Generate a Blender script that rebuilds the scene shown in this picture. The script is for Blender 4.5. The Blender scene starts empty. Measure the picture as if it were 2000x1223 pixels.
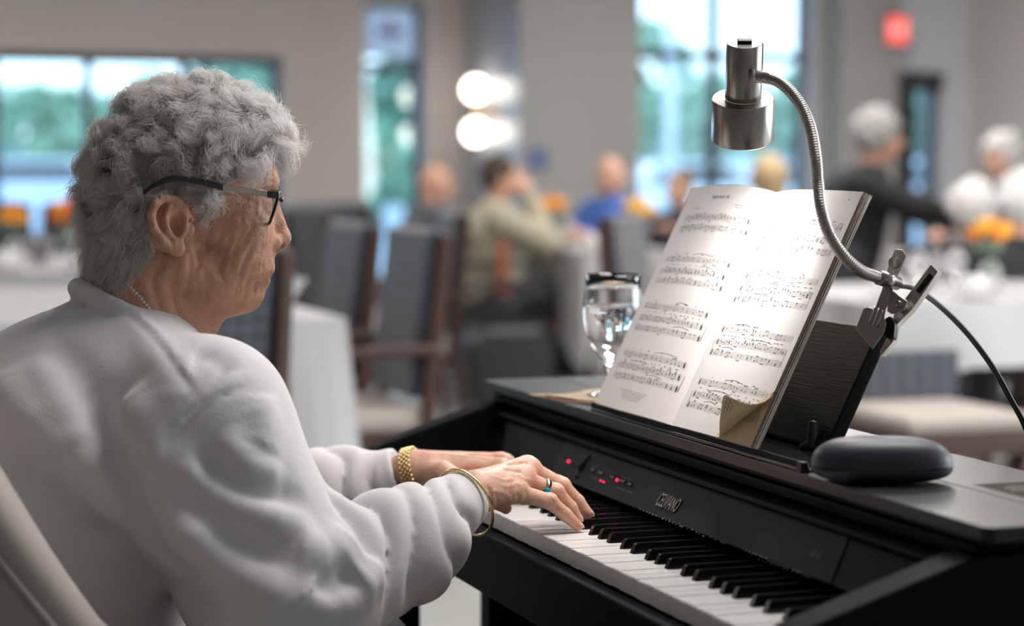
import bpy, bmesh, math, random
import numpy as np
from mathutils import Vector, Matrix

# ------------------------------------------------------------------ camera, world, light
S = bpy.context.scene
COL = S.collection
CAM = np.array([2.284, -.8415, 1.152])
YAW, PITCH, ROLL = np.radians([19.392, 3.874, .189])
F = 4143.0                                              # focal length in pixels of the 2000 px frame
fw = np.array([-np.cos(YAW)*np.cos(PITCH), np.sin(YAW)*np.cos(PITCH), -np.sin(PITCH)])
rt = np.cross(fw, [0, 0, 1]); rt /= np.linalg.norm(rt); up = np.cross(rt, fw)
_c, _s = np.cos(ROLL), np.sin(ROLL); rt, up = _c*rt+_s*up, -_s*rt+_c*up
cd = bpy.data.cameras.new('camera'); cam = bpy.data.objects.new('camera', cd); COL.objects.link(cam)
cd.sensor_width = 36; cd.lens = F/2000*36; cd.clip_start = .05; cd.clip_end = 400
cd.dof.use_dof = True; cd.dof.focus_distance = 2.40; cd.dof.aperture_fstop = 2.8
cam.matrix_world = Matrix(((rt[0], up[0], -fw[0], CAM[0]), (rt[1], up[1], -fw[1], CAM[1]), (rt[2], up[2], -fw[2], CAM[2]), (0, 0, 0, 1)))
S.camera = cam
S.view_settings.view_transform = 'Standard'; S.view_settings.look = 'None'
S.view_settings.exposure = 0.40; S.view_settings.gamma = 1.0; S.view_settings.use_curve_mapping = False

def at(px, py, x=None, y=None, z=None, d=None):
    """point of the place seen at a pixel of the photograph, on a plane x=, y= or z=, or at depth d"""
    R = fw+(px-1000)/F*rt-(py-611.5)/F*up
    for i, v in enumerate((x, y, z)):
        if v is not None: return CAM+R*((v-CAM[i])/R[i])
    return CAM+R*d

W = bpy.data.worlds.new('sky'); S.world = W; W.use_nodes = True
wn = W.node_tree; bg = wn.nodes['Background']
tc = wn.nodes.new('ShaderNodeTexCoord'); sx = wn.nodes.new('ShaderNodeSeparateXYZ'); rp = wn.nodes.new('ShaderNodeValToRGB')
wn.links.new(tc.outputs['Generated'], sx.inputs[0]); wn.links.new(sx.outputs['Z'], rp.inputs[0]); wn.links.new(rp.outputs[0], bg.inputs[0])
rp.color_ramp.elements[0].position = 0; rp.color_ramp.elements[0].color = (.80, .90, 1, 1)
rp.color_ramp.elements[1].position = .6; rp.color_ramp.elements[1].color = (.62, .80, 1, 1)
bg.inputs['Strength'].default_value = 3.2

def area(name, loc, target, sx_, sy_, power, color=(1, 1, 1), spread=None):
    l = bpy.data.lights.new(name, 'AREA'); l.shape = 'RECTANGLE'; l.size = sx_; l.size_y = sy_; l.energy = power; l.color = color
    if spread: l.spread = spread
    o = bpy.data.objects.new(name, l); COL.objects.link(o); o.location = loc
    o.rotation_euler = (Vector(target)-Vector(loc)).to_track_quat('-Z', 'Y').to_euler()
    return o
# ceiling lights added above the view to brighten the hall
CEIL = 3.25
for i, (x, y) in enumerate([(-9.4, .2), (-8.4, 4.9), (-6, -1.5), (-6, 3.2), (-2.6, 1.8), (-1.6, 4.4)]):
    area('added_ceiling_light', (x, y, CEIL-.03), (x, y, 0), 1.3, 1.3, (68, 84, 34, 68, 68, 68)[i], (1, .955, .925))
area('added_ceiling_light', (-.2, .95, CEIL-.03), (-.2, .95, 0), 1.2, 1.2, 48, (1, .96, .94))
# added key light from the right, its source unseen, standing in for daylight
area('added_side_light', (.6, 6.55, 1.7), (.2, 0, 1.0), 4.2, 2.4, 185, (.93, .96, 1))

# ------------------------------------------------------------------ helpers
def link(o, parent=None):
    COL.objects.link(o)
    if parent is not None: o.parent = parent
    return o
class MB:
    """collects geometry and links it as ONE mesh object"""
    def __init__(s): s.v = []; s.f = []
    def add(s, v, f):
        n = len(s.v); s.v += [tuple(map(float, p)) for p in v]; s.f += [tuple(i+n for i in q) for q in f]; return s
    def box(s, x0, x1, y0, y1, z0, z1):
        v = [(x, y, z) for x in (x0, x1) for y in (y0, y1) for z in (z0, z1)]
        return s.add(v, [(0, 1, 3, 2), (4, 6, 7, 5), (0, 4, 5, 1), (2, 3, 7, 6), (0, 2, 6, 4), (1, 5, 7, 3)])
    def prism(s, poly, a, b, axis='x'):
        """polygon of the two other coordinates, extruded along axis"""
        n = len(poly)
        def p(q, t): return (t, q[0], q[1]) if axis == 'x' else ((q[0], t, q[1]) if axis == 'y' else (q[0], q[1], t))
        v = [p(q, a) for q in poly]+[p(q, b) for q in poly]
        return s.add(v, [tuple(range(n))[::-1], tuple(range(n, 2*n))]+[(i, (i+1) % n, n+(i+1) % n, n+i) for i in range(n)])
    def tube(s, pts, r, seg=10, cap=True):
        pts = [np.array(p, float) for p in pts]; n = len(pts)
        r = [r]*n if np.isscalar(r) else list(r)
        t0 = pts[1]-pts[0]; a = np.cross(t0, [0, 0, 1]); a = a if np.linalg.norm(a) > 1e-6*np.linalg.norm(t0)+1e-12 else np.cross(t0, [1, 0, 0])
        v = []
        for i in range(n):
            t = pts[min(i+1, n-1)]-pts[max(i-1, 0)]; t = t/(np.linalg.norm(t)+1e-12)
            a = a-t*(a@t); a = a/(np.linalg.norm(a)+1e-12); b = np.cross(t, a)
            for k in range(seg):
                w = 2*math.pi*k/seg; v.append(pts[i]+r[i]*(math.cos(w)*a+math.sin(w)*b))
        f = [(i*seg+k, i*seg+(k+1) % seg, (i+1)*seg+(k+1) % seg, (i+1)*seg+k) for i in range(n-1) for k in range(seg)]
        if cap: f += [tuple(range(seg))[::-1], tuple(range((n-1)*seg, n*seg))]
        return s.add(v, f)
    def lathe(s, prof, c=(0, 0, 0), seg=32, M=None):
        """profile of (radius, height) turned about z"""
        v = []; n = len(prof)
        for r, z in prof:
            for k in range(seg):
                w = 2*math.pi*k/seg; v.append((r*math.cos(w), r*math.sin(w), z))
        f = [(i*seg+k, i*seg+(k+1) % seg, (i+1)*seg+(k+1) % seg, (i+1)*seg+k) for i in range(n-1) for k in range(seg)]
        ring_ = tuple(prof[0]) == tuple(prof[-1])
        if prof[0][0] > 1e-6 and not ring_: f.append(tuple(range(seg))[::-1])
        if prof[-1][0] > 1e-6 and not ring_: f.append(tuple(range((n-1)*seg, n*seg)))
        if M is not None: v = [tuple(M @ Vector(p)) for p in v]
        return s.add([(p[0]+c[0], p[1]+c[1], p[2]+c[2]) for p in v], f)
    def grid(s, P):
        """surface through a (n, m, 3) array of points"""
        n, m = P.shape[:2]
        return s.add(P.reshape(-1, 3), [(i*m+j, (i+1)*m+j, (i+1)*m+j+1, i*m+j+1) for i in range(n-1) for j in range(m-1)])
    def ellipsoid(s, c, r, seg=20, rings=12, M=None):
        v = []
        for i in range(rings+1):
            th = math.pi*i/rings
            for k in range(seg):
                w = 2*math.pi*k/seg
                q = Vector((r[0]*math.sin(th)*math.cos(w), r[1]*math.sin(th)*math.sin(w), r[2]*math.cos(th)))
                if M is not None: q = M @ q
                v.append((q.x+c[0], q.y+c[1], q.z+c[2]))
        return s.add(v, [(i*seg+k, (i+1)*seg+k, (i+1)*seg+(k+1) % seg, i*seg+(k+1) % seg) for i in range(rings) for k in range(seg)])
    def mesh(s, name):
        me = bpy.data.meshes.new(name); me.from_pydata(s.v, [], s.f)
        bm = bmesh.new(); bm.from_mesh(me); bmesh.ops.remove_doubles(bm, verts=bm.verts, dist=1e-6)
        bmesh.ops.dissolve_degenerate(bm, edges=bm.edges, dist=1e-7)
        bmesh.ops.recalc_face_normals(bm, faces=bm.faces); bm.to_mesh(me); bm.free()
        return me
    def build(s, name, mt, parent=None, smooth=False, bevel=0, seg=2, sub=0, solid=0):
        me = s.mesh(name); me.materials.append(mt)
        if smooth: me.shade_smooth()
        o = link(bpy.data.objects.new(name, me), parent)
        if solid: m = o.modifiers.new('s', 'SOLIDIFY'); m.thickness = solid; m.offset = 0
        if bevel:
            m = o.modifiers.new('b', 'BEVEL'); m.width = bevel; m.segments = seg; m.limit_method = 'ANGLE'; m.angle_limit = .6
            m.harden_normals = False
            if not smooth: me.shade_smooth(); w = o.modifiers.new('w', 'WEIGHTED_NORMAL')
        if sub: m = o.modifiers.new('sub', 'SUBSURF'); m.levels = sub; m.render_levels = sub
        return o
def tag(o, label=None, cat=None, group=None, kind=None):
    for k, v in (('label', label), ('category', cat), ('group', group), ('kind', kind)):
        if v: o[k] = v
    return o
def empty(name, loc=(0, 0, 0), rz=0):
    o = bpy.data.objects.new(name, None); o.location = loc; o.rotation_euler = (0, 0, rz); o.empty_display_size = .1
    return link(o)
def thing(name, label, cat, loc=(0, 0, 0), rz=0, group=None): return tag(empty(name, loc, rz), label, cat, group)
def copy_tree(o, parent=None):
    c = o.copy(); COL.objects.link(c)
    if parent is not None: c.parent = parent
    for ch in list(o.children): copy_tree(ch, c)
    return c
def text_mesh(body, size, extrude=.0, sx_=1.0):
    cu = bpy.data.curves.new('t', 'FONT'); cu.body = body; cu.size = size; cu.extrude = extrude; cu.align_x = 'CENTER'; cu.align_y = 'CENTER'
    o = bpy.data.objects.new('t', cu); COL.objects.link(o)
    dg = bpy.context.evaluated_depsgraph_get(); dg.update()
    me = bpy.data.meshes.new_from_object(o.evaluated_get(dg)); bpy.data.objects.remove(o); bpy.data.curves.remove(cu)
    for v in me.vertices: v.co.x *= sx_
    return me

def mat(name, col, rough=.5, metal=0., spec=.5, bump=0., bscale=200., var=0., vscale=8., col2=None, stretch=None, sheen=0., sss=0., coat=0., detail=4.):
    m = bpy.data.materials.new(name); m.use_nodes = True; nt = m.node_tree; b = nt.nodes['Principled BSDF']
    col = tuple(col)+(1,) if len(col) == 3 else col
    b.inputs['Base Color'].default_value = col; b.inputs['Roughness'].default_value = rough; b.inputs['Metallic'].default_value = metal
    b.inputs['Specular IOR Level'].default_value = spec
    if sheen: b.inputs['Sheen Weight'].default_value = sheen; b.inputs['Sheen Roughness'].default_value = .5
    if coat: b.inputs['Coat Weight'].default_value = coat; b.inputs['Coat Roughness'].default_value = .1
    if sss:
        b.inputs['Subsurface Weight'].default_value = sss; b.inputs['Subsurface Radius'].default_value = (1, .35, .2); b.inputs['Subsurface Scale'].default_value = .006
    tcn = nt.nodes.new('ShaderNodeTexCoord'); vec = tcn.outputs['Object']
    if stretch:
        mp = nt.nodes.new('ShaderNodeMapping'); mp.inputs['Scale'].default_value = stretch; nt.links.new(vec, mp.inputs[0]); vec = mp.outputs[0]
    if var or col2:
        n = nt.nodes.new('ShaderNodeTexNoise'); n.inputs['Scale'].default_value = vscale; n.inputs['Detail'].default_value = detail; nt.links.new(vec, n.inputs['Vector'])
        r = nt.nodes.new('ShaderNodeValToRGB'); r.color_ramp.elements[0].position = .35; r.color_ramp.elements[1].position = .65
        c2 = (tuple(col2)+(1,)) if col2 else tuple(min(1, c*(1+var)) for c in col[:3])+(1,)
        c1 = col if col2 else tuple(c*(1-var) for c in col[:3])+(1,)
        r.color_ramp.elements[0].color = c1; r.color_ramp.elements[1].color = c2
        nt.links.new(n.outputs['Fac'], r.inputs[0]); nt.links.new(r.outputs[0], b.inputs['Base Color'])
    if bump:
        n = nt.nodes.new('ShaderNodeTexNoise'); n.inputs['Scale'].default_value = bscale; n.inputs['Detail'].default_value = 3; nt.links.new(vec, n.inputs['Vector'])
        bp = nt.nodes.new('ShaderNodeBump'); bp.inputs['Strength'].default_value = bump; bp.inputs['Distance'].default_value = .002
        nt.links.new(n.outputs['Fac'], bp.inputs['Height']); nt.links.new(bp.outputs[0], b.inputs['Normal'])
    return m
def emit(name, col, s):
    m = bpy.data.materials.new(name); m.use_nodes = True; nt = m.node_tree; nt.nodes.clear()
    e = nt.nodes.new('ShaderNodeEmission'); e.inputs[0].default_value = tuple(col)+(1,); e.inputs[1].default_value = s
    o = nt.nodes.new('ShaderNodeOutputMaterial'); nt.links.new(e.outputs[0], o.inputs[0]); return m
def pane_mat(name, tint=(.8, .92, .97), refl=.08):
    m = bpy.data.materials.new(name); m.use_nodes = True; nt = m.node_tree; nt.nodes.clear()
    t = nt.nodes.new('ShaderNodeBsdfTransparent'); t.inputs[0].default_value = tuple(tint)+(1,)
    g = nt.nodes.new('ShaderNodeBsdfGlossy'); g.inputs['Roughness'].default_value = .0
    fr = nt.nodes.new('ShaderNodeFresnel'); fr.inputs[0].default_value = 1.5
    mx = nt.nodes.new('ShaderNodeMixShader'); o = nt.nodes.new('ShaderNodeOutputMaterial')
    ad = nt.nodes.new('ShaderNodeMath'); ad.operation = 'ADD'; ad.inputs[1].default_value = refl; nt.links.new(fr.outputs[0], ad.inputs[0])
    nt.links.new(ad.outputs[0], mx.inputs[0]); nt.links.new(t.outputs[0], mx.inputs[1]); nt.links.new(g.outputs[0], mx.inputs[2]); nt.links.new(mx.outputs[0], o.inputs[0])
    return m
rnd = random.Random(7)

M = {}
M['wall'] = mat('wall_paint', (.52, .475, .45), .85, var=.03, vscale=1.5)
M['wall_cool'] = mat('wall_paint_grey', (.385, .382, .375), .8, var=.03, vscale=1.5)
M['wall_blue'] = mat('wall_gloss_tile', (.40, .42, .47), .28, var=.03, vscale=2)
M['ceiling'] = mat('ceiling_paint', (.52, .51, .50), .9)
M['wall_right'] = mat('wall_paint_right', (.68, .64, .61), .85, var=.03, vscale=1.5)
M['wall_door'] = mat('wall_paint_door', (.68, .70, .75), .8, var=.03, vscale=1.5)
M['floor'] = mat('floor_pale', (.31, .315, .29), .4, var=.10, vscale=3)
M['dark_metal'] = mat('window_frame_dark', (.035, .04, .05), .4)
M['reveal'] = mat('reveal_paint', (.55, .57, .62), .7)
M['pane'] = pane_mat('window_glass')
M['asphalt'] = mat('asphalt', (.36, .40, .48), .8, var=.1, vscale=1)
M['piano'] = mat('piano_black', (.005, .005, .006), .5, spec=.05, bump=.04, bscale=300)
M['piano_top'] = mat('piano_black_woodgrain', (.020, .0205, .021), .33, spec=.30, bump=.12, bscale=60, stretch=(1, 14, 14))
M['white_key'] = mat('white_key', (.72, .70, .68), .22)
M['black_key'] = mat('black_key', (.006, .006, .007), .16)
M['panel'] = mat('panel_charcoal', (.0135, .0135, .0160), .5, spec=.06)
M['print'] = mat('panel_print', (.16, .16, .17), .6, spec=.1)
M['steel'] = mat('brushed_steel', (.36, .33, .305), .26, metal=1, bump=.05, bscale=150, stretch=(1, 1, .05))
M['nickel'] = mat('nickel_plate', (.50, .465, .42), .25, metal=1)
M['gold'] = mat('gold', (.78, .60, .30), .25, metal=1)
M['black_plastic'] = mat('black_plastic', (.008, .008, .009), .35, spec=.2)
M['cable'] = mat('cable_rubber', (.008, .008, .009), .35)
M['paper'] = mat('paper_white', (.80, .76, .74), .6)
M['paper_old'] = mat('paper_aged', (.60, .47, .29), .65, var=.08, vscale=20)
M['paper_side'] = mat('paper_side', (.62, .57, .51), .7)
M['paper_edge'] = mat('paper_edges', (.45, .38, .31), .7, var=.25, vscale=400, stretch=(.05, 1, 1))
M['ink'] = mat('ink', (.10, .095, .10), .7)
M['napkin'] = mat('napkin_kraft', (.52, .38, .27), .8, bump=.2, bscale=300)
M['cloth'] = mat('table_linen', (.43, .425, .43), .8)
M['ceramic'] = mat('ceramic_white', (.78, .77, .75), .25)
M['wood'] = mat('chair_wood', (.055, .026, .017), .35, var=.25, vscale=30, stretch=(8, 8, 1))
# ------------------------------------------------------------------ the hall
XA = -12.86
YC = at(905, 331, x=XA)[1]                     # side of the pier that carries the wall lamp
XP = None
_lo, _hi = -12.8, -8.0
for _ in range(60):                            # front plane of the pier: where its left edge (px 1015) meets that side
    _m = (_lo+_hi)/2
    if at(1015, 331, x=_m)[1] > YC: _lo = _m
    else: _hi = _m
XP = _lo
YR = at(1890, 331, x=XP)[1]                    # side wall on the right
YL, XB = -8.0, 6.0
def yx(px, X): return at(px, 331, x=X)[1]
def zx(px, py, X): return at(px, py, x=X)[2]
def struct(o): return tag(o, kind='structure')
struct(MB().box(XA-1, XB+.3, YL-.3, YR+.3, -.12, 0).build('floor', M['floor']))
struct(MB().box(XA-1, XB+.3, YL-.3, YR+.3, CEIL, CEIL+.15).build('ceiling', M['ceiling']))
struct(MB().box(XA-1, XB+.3, YL-.3, YL, 0, CEIL).build('wall_left', M['wall']))
struct(MB().box(XB, XB+.3, YL, YR, 0, CEIL).build('wall_behind', M['wall']))
SW = (-1.6, 2.8, .40, 2.95)                    # invented window, out of view, opened for the added side light
struct(MB().box(XP-.3, SW[0], YR, YR+.3, 0, CEIL).box(SW[1], XB, YR, YR+.3, 0, CEIL).box(SW[0], SW[1], YR, YR+.3, 0, SW[2]).box(SW[0], SW[1], YR, YR+.3, SW[3], CEIL).build('wall_right', M['wall_right']))
w4 = struct(empty('window_added', (.6, YR, SW[2])))
def w4p(nm, b, m): o = b.build(nm, m, w4); o.location = (-.6, -YR, -SW[2])
for x_ in np.linspace(SW[0]+.03, SW[1]-.03, 5): w4p('mullion', MB().box(x_-.03, x_+.03, YR+.20, YR+.26, SW[2], SW[3]), M['dark_metal'])
for z_ in (SW[2]+.03, 2.2, SW[3]-.03): w4p('transom', MB().box(SW[0]+.06, SW[1]-.06, YR+.205, YR+.255, z_-.03, z_+.03), M['dark_metal'])
w4p('window_sill', MB().box(SW[0], SW[1], YR-.04, YR+.20, SW[2]-.025, SW[2]), M['reveal'])
xs_ = np.linspace(SW[0]+.03, SW[1]-.03, 5)
for a_, b_ in zip(xs_[:-1], xs_[1:]):
    for za_, zb_ in ((SW[2]+.06, 2.17), (2.23, SW[3]-.06)): w4p('pane', MB().box(a_+.03, b_-.03, YR+.227, YR+.233, za_, zb_), M['pane'])
struct(MB().box(-90, 60, YR+.35, 80, -.32, -.12).build('ground_outside', M['asphalt']))
for i_, (x_, y_) in enumerate([(-9.4, .2), (-8.4, 4.9), (-6, -1.5), (-6, 3.2), (-2.6, 1.8), (-1.6, 4.4), (-.2, .95)]):      # frames made for the added ceiling lights, out of view
    b_ = MB(); r0, r1 = .66, .72
    b_.box(x_-r1, x_+r1, y_-r1, y_-r0, CEIL-.05, CEIL).box(x_-r1, x_+r1, y_+r0, y_+r1, CEIL-.05, CEIL).box(x_-r1, x_-r0, y_-r0, y_+r0, CEIL-.05, CEIL).box(x_+r0, x_+r1, y_-r0, y_+r0, CEIL-.05, CEIL)
    struct(b_.build('trim_%d' % (i_+2), M['reveal']))

def wall_x(name, X, y0, y1, holes, m, th=.28):
    """a wall in a plane x = X (room side), with rectangular openings (ya, yb, za, zb)"""
    b = MB(); ys = sorted({y0, y1, *[h[0] for h in holes], *[h[1] for h in holes]})
    for a, c in zip(ys[:-1], ys[1:]):
        hs = sorted([h for h in holes if h[0] <= a+1e-6 and h[1] >= c-1e-6], key=lambda h: h[2]); z = 0
        for h in hs:
            if h[2] > z+1e-4: b.box(X-th, X, a, c, z, h[2])
            z = h[3]
        if z < CEIL: b.box(X-th, X, a, c, z, CEIL)
    return struct(b.build(name, m))
# window 1 (wide, left), window 2 (narrow, tall), window 3 (large grid), door
w1 = (-5.2, yx(556, XA), .62, zx(300, 106, XA))
w2 = (yx(714, XA), yx(834, XA), .30, zx(775, 2, XA))
w3 = (yx(1249, XP), yx(1590, XP), .25, 2.95)
dr = (yx(1752, XP), yx(1838, XP), .0, zx(1790, 140, XP))
wall_x('wall_back', XA, YL, YC, [w1, w2], M['wall'])
wall_x('wall_pier', XP, YC, yx(1722, XP), [w3], M['wall_cool'])
wall_x('wall_entrance', XP, yx(1722, XP), YR+.3, [dr], M['wall_door'])
struct(MB().box(XA-.28, XP-.28, YC, YC+.25, 0, CEIL).box(XP-.28, XP-.004, YC-.004, YC, 0, CEIL).box(XA, XP-.28, YC-.004, YC, 0, CEIL).build('wall_pier_side', M['wall_blue']))
# shallow pilaster between the large window and the door
pa, pb = yx(1612, XP), yx(1722, XP)
struct(MB().box(XP, XP+.22, pa, pb, 0, CEIL).build('trim_1', M['wall_cool'], bevel=.01))
struct(MB().box(XA, XA+.02, YL, YC, 0, .12).build('baseboard_back', M['reveal']))
struct(MB().box(XP, XP+.02, YC, w3[0], 0, .12).build('baseboard_pier', M['reveal']))

def window(name, X, h, ymull, zmull, wide=.05, rev=M['reveal'], top=True, back=.20):
    y0, y1, z0, z1 = h; root = empty(name, (X, (y0+y1)/2, z0)); struct(root)
    def pt(nm, b, m, **k):
        o = b.build(nm, m, root, **k); o.location = (-X, -(y0+y1)/2, -z0); return o
    fx0, fx1 = X-back-.04, X-back+.02
    e = wide
    pt('window_frame', MB().box(fx0, fx1, y0, y0+e, z0, z1), M['dark_metal'])
    pt('window_frame', MB().box(fx0, fx1, y1-e, y1, z0, z1), M['dark_metal'])
    pt('window_frame', MB().box(fx0, fx1, y0+e, y1-e, z0, z0+e), M['dark_metal'])
    pt('window_frame', MB().box(fx0, fx1, y0+e, y1-e, z1-e, z1), M['dark_metal'])
    ys = [y0+e]+list(ymull)+[y1-e]; zs = [z0+e]+list(zmull)+[z1-e]; hw = .034
    for y in ymull: pt('mullion', MB().box(fx0, fx1, y-hw, y+hw, z0+e, z1-e), M['dark_metal'])
    for a, c in zip(ys[:-1], ys[1:]):
        a2 = a+(hw if a in ymull else 0); c2 = c-(hw if c in ymull else 0)
        for z in zmull: pt('transom', MB().box(fx0, fx1, a2, c2, z-hw, z+hw), M['dark_metal'])
        for za, zc in zip(zs[:-1], zs[1:]):
            pt('pane', MB().box(X-back-.014, X-back-.008, a2, c2, za+(hw if za in zmull else 0), zc-(hw if zc in zmull else 0)), M['pane'])
    pt('window_sill', MB().box(X-back+.02, X+.04, y0, y1, z0-.0, z0+.025), rev, bevel=.004)
    pt('reveal', MB().box(X-back+.02, X+.003, y1-.012, y1, z0+.025, z1), rev)
    return root
window('window_1', XA, w1, [yx(-560, XA), yx(-380, XA), yx(-190, XA), yx(-5, XA), yx(182, XA), yx(370, XA)], [], .06)
window('window_2', XA, w2, [], [zx(775, 128, XA)], .05)
window('window_3', XP, w3, [yx(1413, XP)], [zx(1420, 107, XP)], .045)
# glazed door
d0 = empty('door_1', (XP, dr[0], 0)); struct(d0)
def dpt(nm, b, m, **k):
    o = b.build(nm, m, d0, **k); o.location = (-XP, -dr[0], 0); return o
sy = yx(1782, XP); zt = zx(1800, 176, XP)
dpt('door_frame', MB().box(XP-.24, XP+.02, dr[0], sy, 0, dr[3]).box(XP-.24, XP+.02, sy, dr[1], zt, dr[3]).box(XP-.24, XP-.1, dr[1]-.03, dr[1], 0, zt), M['dark_metal'], bevel=.004)
dpt('pane', MB().box(XP-.15, XP-.142, sy, dr[1]-.03, .12, zt), M['pane'])
dpt('kick_plate', MB().box(XP-.17, XP-.12, sy, dr[1]-.03, 0.0, .12), M['dark_metal'])
dpt('push_bar', MB().tube([(XP-.08, sy, 1.0), (XP-.08, dr[1]-.03, 1.0)], .015), M['nickel'])

# ------------------------------------------------------------------ wall fittings
M['globe'] = emit('lamp_globe_lit', (1, .90, .78), 7.0)
M['brass'] = mat('brass', (.7, .5, .25), .3, metal=1)
def sconce(loc, ny, label, zs, rad):
    t = thing('wall_lamp', label, 'lamp', loc, 0, 'twin globe wall lamps')
    b = MB().box(-.045, .045, -.012*(-ny)*0-.0, .0, 0, 0) if False else MB()
    MB().box(-.04, .04, min(0, ny*.02), max(0, ny*.02), -.09, .09).build('backplate', M['brass'], t, bevel=.004)
    MB().tube([(0, 0, 0), (0, ny*.10, 0)], .012).tube([(0, ny*.10, zs[1]), (0, ny*.10, zs[0])], .012).build('stem', M['brass'], t, smooth=True)
    for z in zs:
        MB().ellipsoid((0, ny*.10, z), (rad, rad, rad)).build('globe', M['globe'], t, smooth=True)
    return t
ps = at(930, 216, y=YC-.10)
zu, zl_ = at(930, 175, y=YC-.10)[2], at(930, 258, y=YC-.10)[2]
sconce((ps[0], YC-.004, (zu+zl_)/2), -1, 'brass wall lamp with two lit globes on the pier beside the narrow window', ((zu-zl_)/2, -(zu-zl_)/2), .085)
pm = at(740, 205, d=26.0)
sconce((2*(XA-.2)-pm[0], YR, (zu+zl_)/2+.05), -1, 'brass wall lamp with two lit globes on the side wall, mirrored in the narrow window', ((zu-zl_)/2, -(zu-zl_)/2), .085)
# wall thermostat screen on the pier
pt_ = at(1050, 310, x=XP)
t = thing('wall_panel', 'small square control screen on the grey pier', 'control panel', (XP, pt_[1], pt_[2]))
MB().box(0, .02, -.07, .07, -.075, .075).build('case', mat('panel_case', (.16, .17, .2), .4), t, bevel=.005)
MB().box(.02, .022, -.055, .055, -.06, .06).build('screen', mat('screen_blue', (.12, .2, .42), .2), t)
# exit sign hanging from the wall above the door
pe = at(1760, 58, x=XP+.35)
t = thing('exit_sign', 'lit red exit sign above the door', 'exit sign', (XP, pe[1], pe[2]))
MB().box(0, .35, -.006, .006, .098, .12).build('arm', M['dark_metal'], t)
MB().box(.28, .30, -.085, .085, -.098, .098).build('housing', mat('sign_housing', (.7, .2, .2), .4), t, bevel=.004)
MB().box(.30, .306, -.078, .078, -.09, .09).build('face', emit('sign_red', (1, .12, .10), 1.2), t)
me = text_mesh('EXIT', .07, .001); me.materials.append(emit('sign_letters', (1, .55, .5), 1.6))
o = link(bpy.data.objects.new('lettering', me), t); o.rotation_euler = (math.pi/2, 0, math.pi/2); o.location = (.3075, 0, 0)
# hanging sign in the narrow window's upper pane
c = at(772, 62, x=XA-.17); c[1] = (w2[0]+w2[1])/2
t = thing('window_sign', 'pale sign with a red and purple emblem in the top pane of the narrow window', 'sign', (XA-.17, c[1], c[2]))
hw_ = (w2[1]-w2[0])/2-.045
SGN = bpy.data.materials.new('sign_translucent_white'); SGN.use_nodes = True; _n = SGN.node_tree; _tl = _n.nodes.new('ShaderNodeBsdfTranslucent'); _tl.inputs[0].default_value = (.90, .94, 1, 1)
_mx = _n.nodes.new('ShaderNodeMixShader'); _mx.inputs[0].default_value = .6; _n.nodes['Principled BSDF'].inputs['Base Color'].default_value = (.78, .84, .95, 1)
_n.links.new(_n.nodes['Principled BSDF'].outputs[0], _mx.inputs[1]); _n.links.new(_tl.outputs[0], _mx.inputs[2]); _n.links.new(_mx.outputs[0], _n.nodes['Material Output'].inputs[0])
MB().box(-.003, 0, -hw_, hw_, -.19, .19).build('board', SGN, t)
b = MB(); b.box(0, .003, -.10, .10, -.03, .03); b.build('emblem_band', mat('emblem_purple', (.10, .07, .22), .5), t)
MB().prism([(-.028, .03), (.028, .03), (.012, .075), (.03, .10), (-.03, .10), (-.012, .075)], 0, .003).build('emblem_top', mat('emblem_red', (.55, .12, .2), .5), t)
MB().box(0, .003, -.085, .085, -.10, -.085).box(0, .003, -.06, .06, -.125, -.115).build('emblem_text', mat('emblem_blue', (.3, .36, .6), .5), t)
for q_ in (-.7, .7): MB().tube([(-.003, q_*hw_, .19), (-.003, q_*hw_, .24)], .002).build('cord', M['dark_metal'], t)

# ------------------------------------------------------------------ outdoors
struct(MB().box(-90, XA-1.0, -60, YR+.34, -.32, -.12).build('ground_outside', M['asphalt']))
M['leaf'] = [mat('foliage_%d' % i, c, .7, col2=c2, vscale=1.2) for i, (c, c2) in enumerate([((.20, .36, .24), (.34, .54, .38)), ((.28, .46, .34), (.44, .62, .48)), ((.14, .27, .19), (.26, .43, .31))])]
M['bark'] = mat('bark', (.12, .09, .07), .9)
def leafy(n, c, r, rs, size=.16):
    """crown of single leaves in an irregular clustered volume"""
    b = MB(); cl = [(rs.normal(0, .42, 3)*r*.9, rs.uniform(.28, .5)*min(r)) for _ in range(16)]
    for _ in range(n):
        cc, cr = cl[rs.integers(len(cl))]; d = rs.normal(size=3); d /= np.linalg.norm(d)
        p = np.array(c)+cc+d*cr*rs.uniform(.6, 1.0)
        a = rs.normal(size=3); a /= np.linalg.norm(a); e = np.cross(a, rs.normal(size=3)); e /= np.linalg.norm(e); s = size*rs.uniform(.6, 1.3)
        b.add([p-a*s, p+e*s*.45, p+a*s, p-e*s*.45], [(0, 1, 2, 3)])
    return b
def tree(px, dist, h, r, i, label):
    rs = np.random.default_rng(100+int(px)+i); p = at(px, 331, d=dist); p[2] = -.12
    t = thing('tree', label, 'tree', tuple(p), 0, 'trees beyond the windows')
    MB().tube([(0, 0, 0), (.05, 0, h*.35), (0, .08, h*.62)], [.16, .12, .06], 8).build('trunk', M['bark'], t, smooth=True)
    b = leafy(2600, (0, 0, h*.62), np.array([r, r, h*.38]), rs, .22); me = bpy.data.meshes.new('crown'); me.from_pydata(b.v, [], b.f); me.materials.append(M['leaf'][i % 3])
    tag(link(bpy.data.objects.new('crown', me), t), kind='stuff')
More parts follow.
